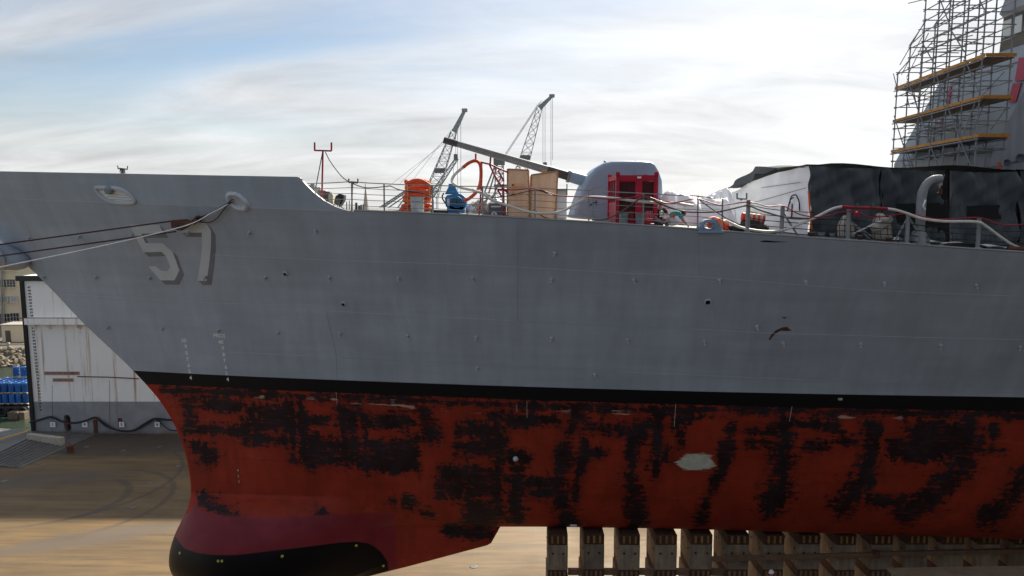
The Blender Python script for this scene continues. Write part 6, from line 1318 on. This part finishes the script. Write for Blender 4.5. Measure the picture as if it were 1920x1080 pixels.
# ------------------------------------------------------------------ cranes beyond
def lattice(mb, A, B, wa, wb, n, r, side=Vector((1, 0, 0)), depth=Vector((0, 1, 0))):
    A, B = Vector(A), Vector(B); ch = []
    for i, j in ((-1, -1), (1, -1), (1, 1), (-1, 1)): ch.append((A + side * i * wa / 2 + depth * j * wa / 2, B + side * i * wb / 2 + depth * j * wb / 2))
    for a, b in ch: mb.bar(a, b, r, 4)
    for k in range(n):
        for q in range(4):
            a, b = ch[q], ch[(q + 1) % 4]; t0, t1 = k / n, (k + 1) / n
            mb.bar(a[0].lerp(a[1], t0), b[0].lerp(b[1], t1), r * .55, 3); mb.bar(b[0].lerp(b[1], t0), a[0].lerp(a[1], t1), r * .5, 3)
            if k: mb.bar(a[0].lerp(a[1], t0), b[0].lerp(b[1], t0), r * .5, 3)
def crane(Y, base, elbow, tip, jib, label, hoists, tower=None):
    t = thing('harbour_crane', (Q(*base, Y).x, Y, LZ), label, 'crane', 'cranes beyond the ship'); b, e, tp_ = Q(*base, Y), Q(*elbow, Y), Q(*tip, Y)
    mb = MB(); lattice(mb, b, e, 3.4, 1.3, 9, .085); mb.build('boom', M['crane_gray'], t)
    mb = MB(); d_ = (tp_ - e); sd = Vector((d_.z, 0, -d_.x)).normalized()
    mb.prism([e + sd * .6, e - sd * .6, tp_ - sd * .35, tp_ + sd * .3], (0, 1.0, 0)); mb.box(tp_ + Vector((0, .5, .1)), (1.3, 1.2, .7)); mb.build('boom_head', M['crane_gray'], t)
    mb = MB(); mb.box(b.lerp(e, jib), (2.4, 2.0, 1.1)); mb.build('boom_joint', M['crane_dark'], t)
    for u, v0_, v1_ in hoists: MB().tube([Q(u, v0_, Y), Q(u, v1_, Y)], .05, 4).build('hoist_wire', M['crane_gray'], t)
    u, v0_, v1_ = hoists[0]; MB().box(Q(u, v1_, Y), (.9, .7, 1.5), bev=.1).build('hook_block', M['crane_dark'], t)
    # portal, cab and A-frame
    ht = min(b.z, CAMZ) - .4; pz_ = ht - 5.2; mb = MB()
    for i in (-1, 1):
        for j in (-1, 1): mb.bar((b.x + i * 5, Y + j * 4.5, LZ), (b.x + i * 2.6, Y + j * 2.4, pz_), .4, 6)
    mb.bar((b.x - 3.8, Y - 3.4, (LZ + pz_) / 2), (b.x + 3.8, Y - 3.4, (LZ + pz_) / 2), .25, 4); mb.box((b.x - 1, Y, pz_ + .2), (9, 6.4, .8)); mb.build('portal', M['crane_gray'], t)
    MB().box((b.x - 1.5, Y, ht - 2.3), (8.5, 4.6, 4.6), bev=.2).build('machine_house', M['crane_gray'], t)
    mb = MB()
    for i in (-1, 1):
        for j in (-1, 1): mb.bar((b.x + i * 1.7, Y + j * 1.7, b.z), (b.x + i * 1.7, Y + j * 1.7, ht - .1), .09, 4)
    mb.bar((b.x - 1.7, Y - 1.7, b.z), (b.x + 1.7, Y - 1.7, ht - .1), .06, 4); mb.build('boom_foot', M['crane_gray'], t)
    return t, b, e, tp_
t1, b, e, tp_ = crane(165, (806, 372), (851, 247), (871, 207), .42, 'harbour crane with dark lattice boom rising behind the orange ducting', [(854.5, 246, 295), (858, 240, 380), (850, 300, 360), (864, 225, 390)])
for k in range(3): MB().tube([Q(725 + 25 * k, 352 - 8 * k, 165), Q(842 + 3 * k, 262 - 10 * k, 165)], .035, 4).build('guy_wire', M['crane_gray'], t1)
t2, b, e, tp_ = crane(175, (968, 352), (1012, 202), (1035, 180), .38, 'harbour crane with pale lattice boom rising behind the gun barrel', [(1022, 190, 310), (1018, 190, 320), (1036, 182, 300), (1033, 182, 318)])
mb = MB(); lattice(mb, Q(937, 400, 175), Q(936, 300, 175), 2.4, 2.0, 8, .12); mb.build('king_post', M['crane_gray'], t2); MB().box(Q(936, 303, 175), (2.8, 2.4, 1.6)).build('king_post_head', M['crane_dark'], t2); MB().box(Q(938, 348, 175), (3.2, 2.4, .5)).build('king_post_platform', M['crane_dark'], t2)
mb = MB()
for a, b_ in (((905, 400), (934, 304)), ((893, 400), (930, 306)), ((913, 398), (940, 330))): mb.bar(Q(*a, 175), Q(*b_, 175), .22, 5)
mb.build('back_stay', M['crane_gray'], t2)
for k in range(4): MB().tube([Q(938, 302 + 2 * k, 175), Q(1008 + 3 * k, 196 - 3 * k, 175)], .035, 4).build('guy_wire', M['crane_gray'], t2)
t3 = thing('harbour_crane', (Q(755, 380, 260).x, 260, LZ), 'faint small crane frame low behind the forward rail', 'crane', 'cranes beyond the ship')
mb = MB(); lattice(mb, Q(702, 398, 260), Q(771, 352, 260), 1.6, 1.2, 10, .16); mb.build('boom', M['crane_gray'], t3)
mb = MB()
for a, b_ in (((716, 398), (768, 362)), ((740, 398), (772, 352)), ((771, 352), (775, 398)), ((771, 352), (758, 398))): mb.bar(Q(*a, 260), Q(*b_, 260), .25, 5)
mb.bar(Q(775, 398, 260), (Q(775, 398, 260).x, 260, LZ), .5, 5); mb.bar(Q(758, 398, 260), (Q(758, 398, 260).x, 260, LZ), .5, 5); mb.build('tower', M['crane_gray'], t3); MB().box(Q(771, 352, 260), (2.4, 2, 2)).build('boom_head', M['crane_dark'], t3)
mb = MB(); lattice(mb, Q(806, 372, 200), Q(856, 298, 200), 1.6, 1.0, 10, .10); t4 = thing('harbour_crane', (Q(806, 372, 200).x, 200, LZ), 'slim pale lattice jib crossing behind the dark crane boom', 'crane', 'cranes beyond the ship'); mb.build('boom', M['crane_gray'], t4)
mb = MB(); lattice(mb, (Q(806, 372, 200).x, 200, LZ), Q(806, 374, 200), 2.2, 1.8, 10, .14); mb.build('tower', M['crane_gray'], t4)

# ------------------------------------------------------------------ mooring lines at the bow
hp, hn_ = hit(440, 374, .15)
YB = hit(347, 420)[0].y - .45; blk_c = Q(347, 420, YB)
rp = thing('mooring_rope', Q(320, 416, YB+0.00), 'pair of brown wire ropes running off the bow to the rusty pulley block', 'rope')
def far_left(u0, v0_, u1, v1_, Y0, Y1, k=-420):
    s_ = (v1_ - v0_) / (u1 - u0); return [Q(u0, v0_, Y0), Q(u1, v1_, (Y0 + Y1) / 2), Q(k, v1_ + s_ * (k - u1), Y1)]
for pts in (far_left(326, 414, 0, 458.5, YB+0.00, YB-1.80), far_left(330, 434, 0, 480, YB+0.00, YB-1.80)): MB().tube(cr(pts, 10), .035, 6).build('wire_rope', M['brown_rope'], rp, smooth=True)
def OH(u, v, d=.22): return Q(u, v, hit(u, v)[0].y - d)
for o_ in (-.04, .05): MB().tube(cr([Q(368, 411, YB + .1), OH(385, 404, .35), OH(405, 394.5, .3), OH(425, 383, .25), hp + Vector((0, 0, o_))], 6), .035, 6).build('pendant', M['brown_rope'], rp, smooth=True)
MB().tube(cr([Q(368, 411, YB + .1), OH(378, 416), OH(392, 417), OH(408, 408), OH(424, 387), hp], 8), .022, 6).build('slack_line', M['brown_rope'], rp, smooth=True)
wr = thing('white_rope', Q(300, 440, YB-0.30), 'taut white rope running from the hawse down past the hull number', 'rope')
MB().tube(cr([hp, OH(420, 387, .3), OH(395, 400, .4), Q(345, 424, YB-0.25), Q(200, 459, YB-0.70), Q(0, 501, YB-1.40), Q(-420, 590, YB-2.2)], 10), .024, 6).build('line', M['white_rope'], wr, smooth=True)
pb = thing('pulley_block', blk_c, 'rusty angular pulley block on the brown ropes beside the hull number', 'pulley')
ck = [(320, 417), (322, 413), (350, 410.5), (361, 415), (361, 420), (350, 428), (341, 432.5), (333, 432), (321, 427)]
for dy in (-.12, .1): MB().prism([Q(u, v, YB-0.05 + dy) for u, v in ck], (0, .03, 0)).build('cheek_plate', M['rust'], pb)
MB().lathe([(.22, -.08), (.18, 0), (.22, .08)], Q(336, 422, YB-0.03), 18, Matrix.Rotation(R(90), 3, 'X')).build('sheave', M['dark_metal'], pb, smooth=True)
MB().lathe([(.07, -.18), (.07, .18)], Q(334, 422.5, YB-0.03), 10, Matrix.Rotation(R(90), 3, 'X')).build('pin', M['dark_metal'], pb)
MB().tube([Q(361, 418, YB-0.03), Q(370, 411, YB+0.00)], [.1, .13], 8).build('swivel', M['rust'], pb, smooth=True)
MB().tube(cr([Q(366, 409, YB+0.00), Q(371, 406, YB+0.00), Q(377, 409, YB+0.02), Q(374, 414, YB+0.00), Q(367, 413, YB+0.00)], 4), .05, 7).build('shackle', M['rust'], pb, smooth=True)
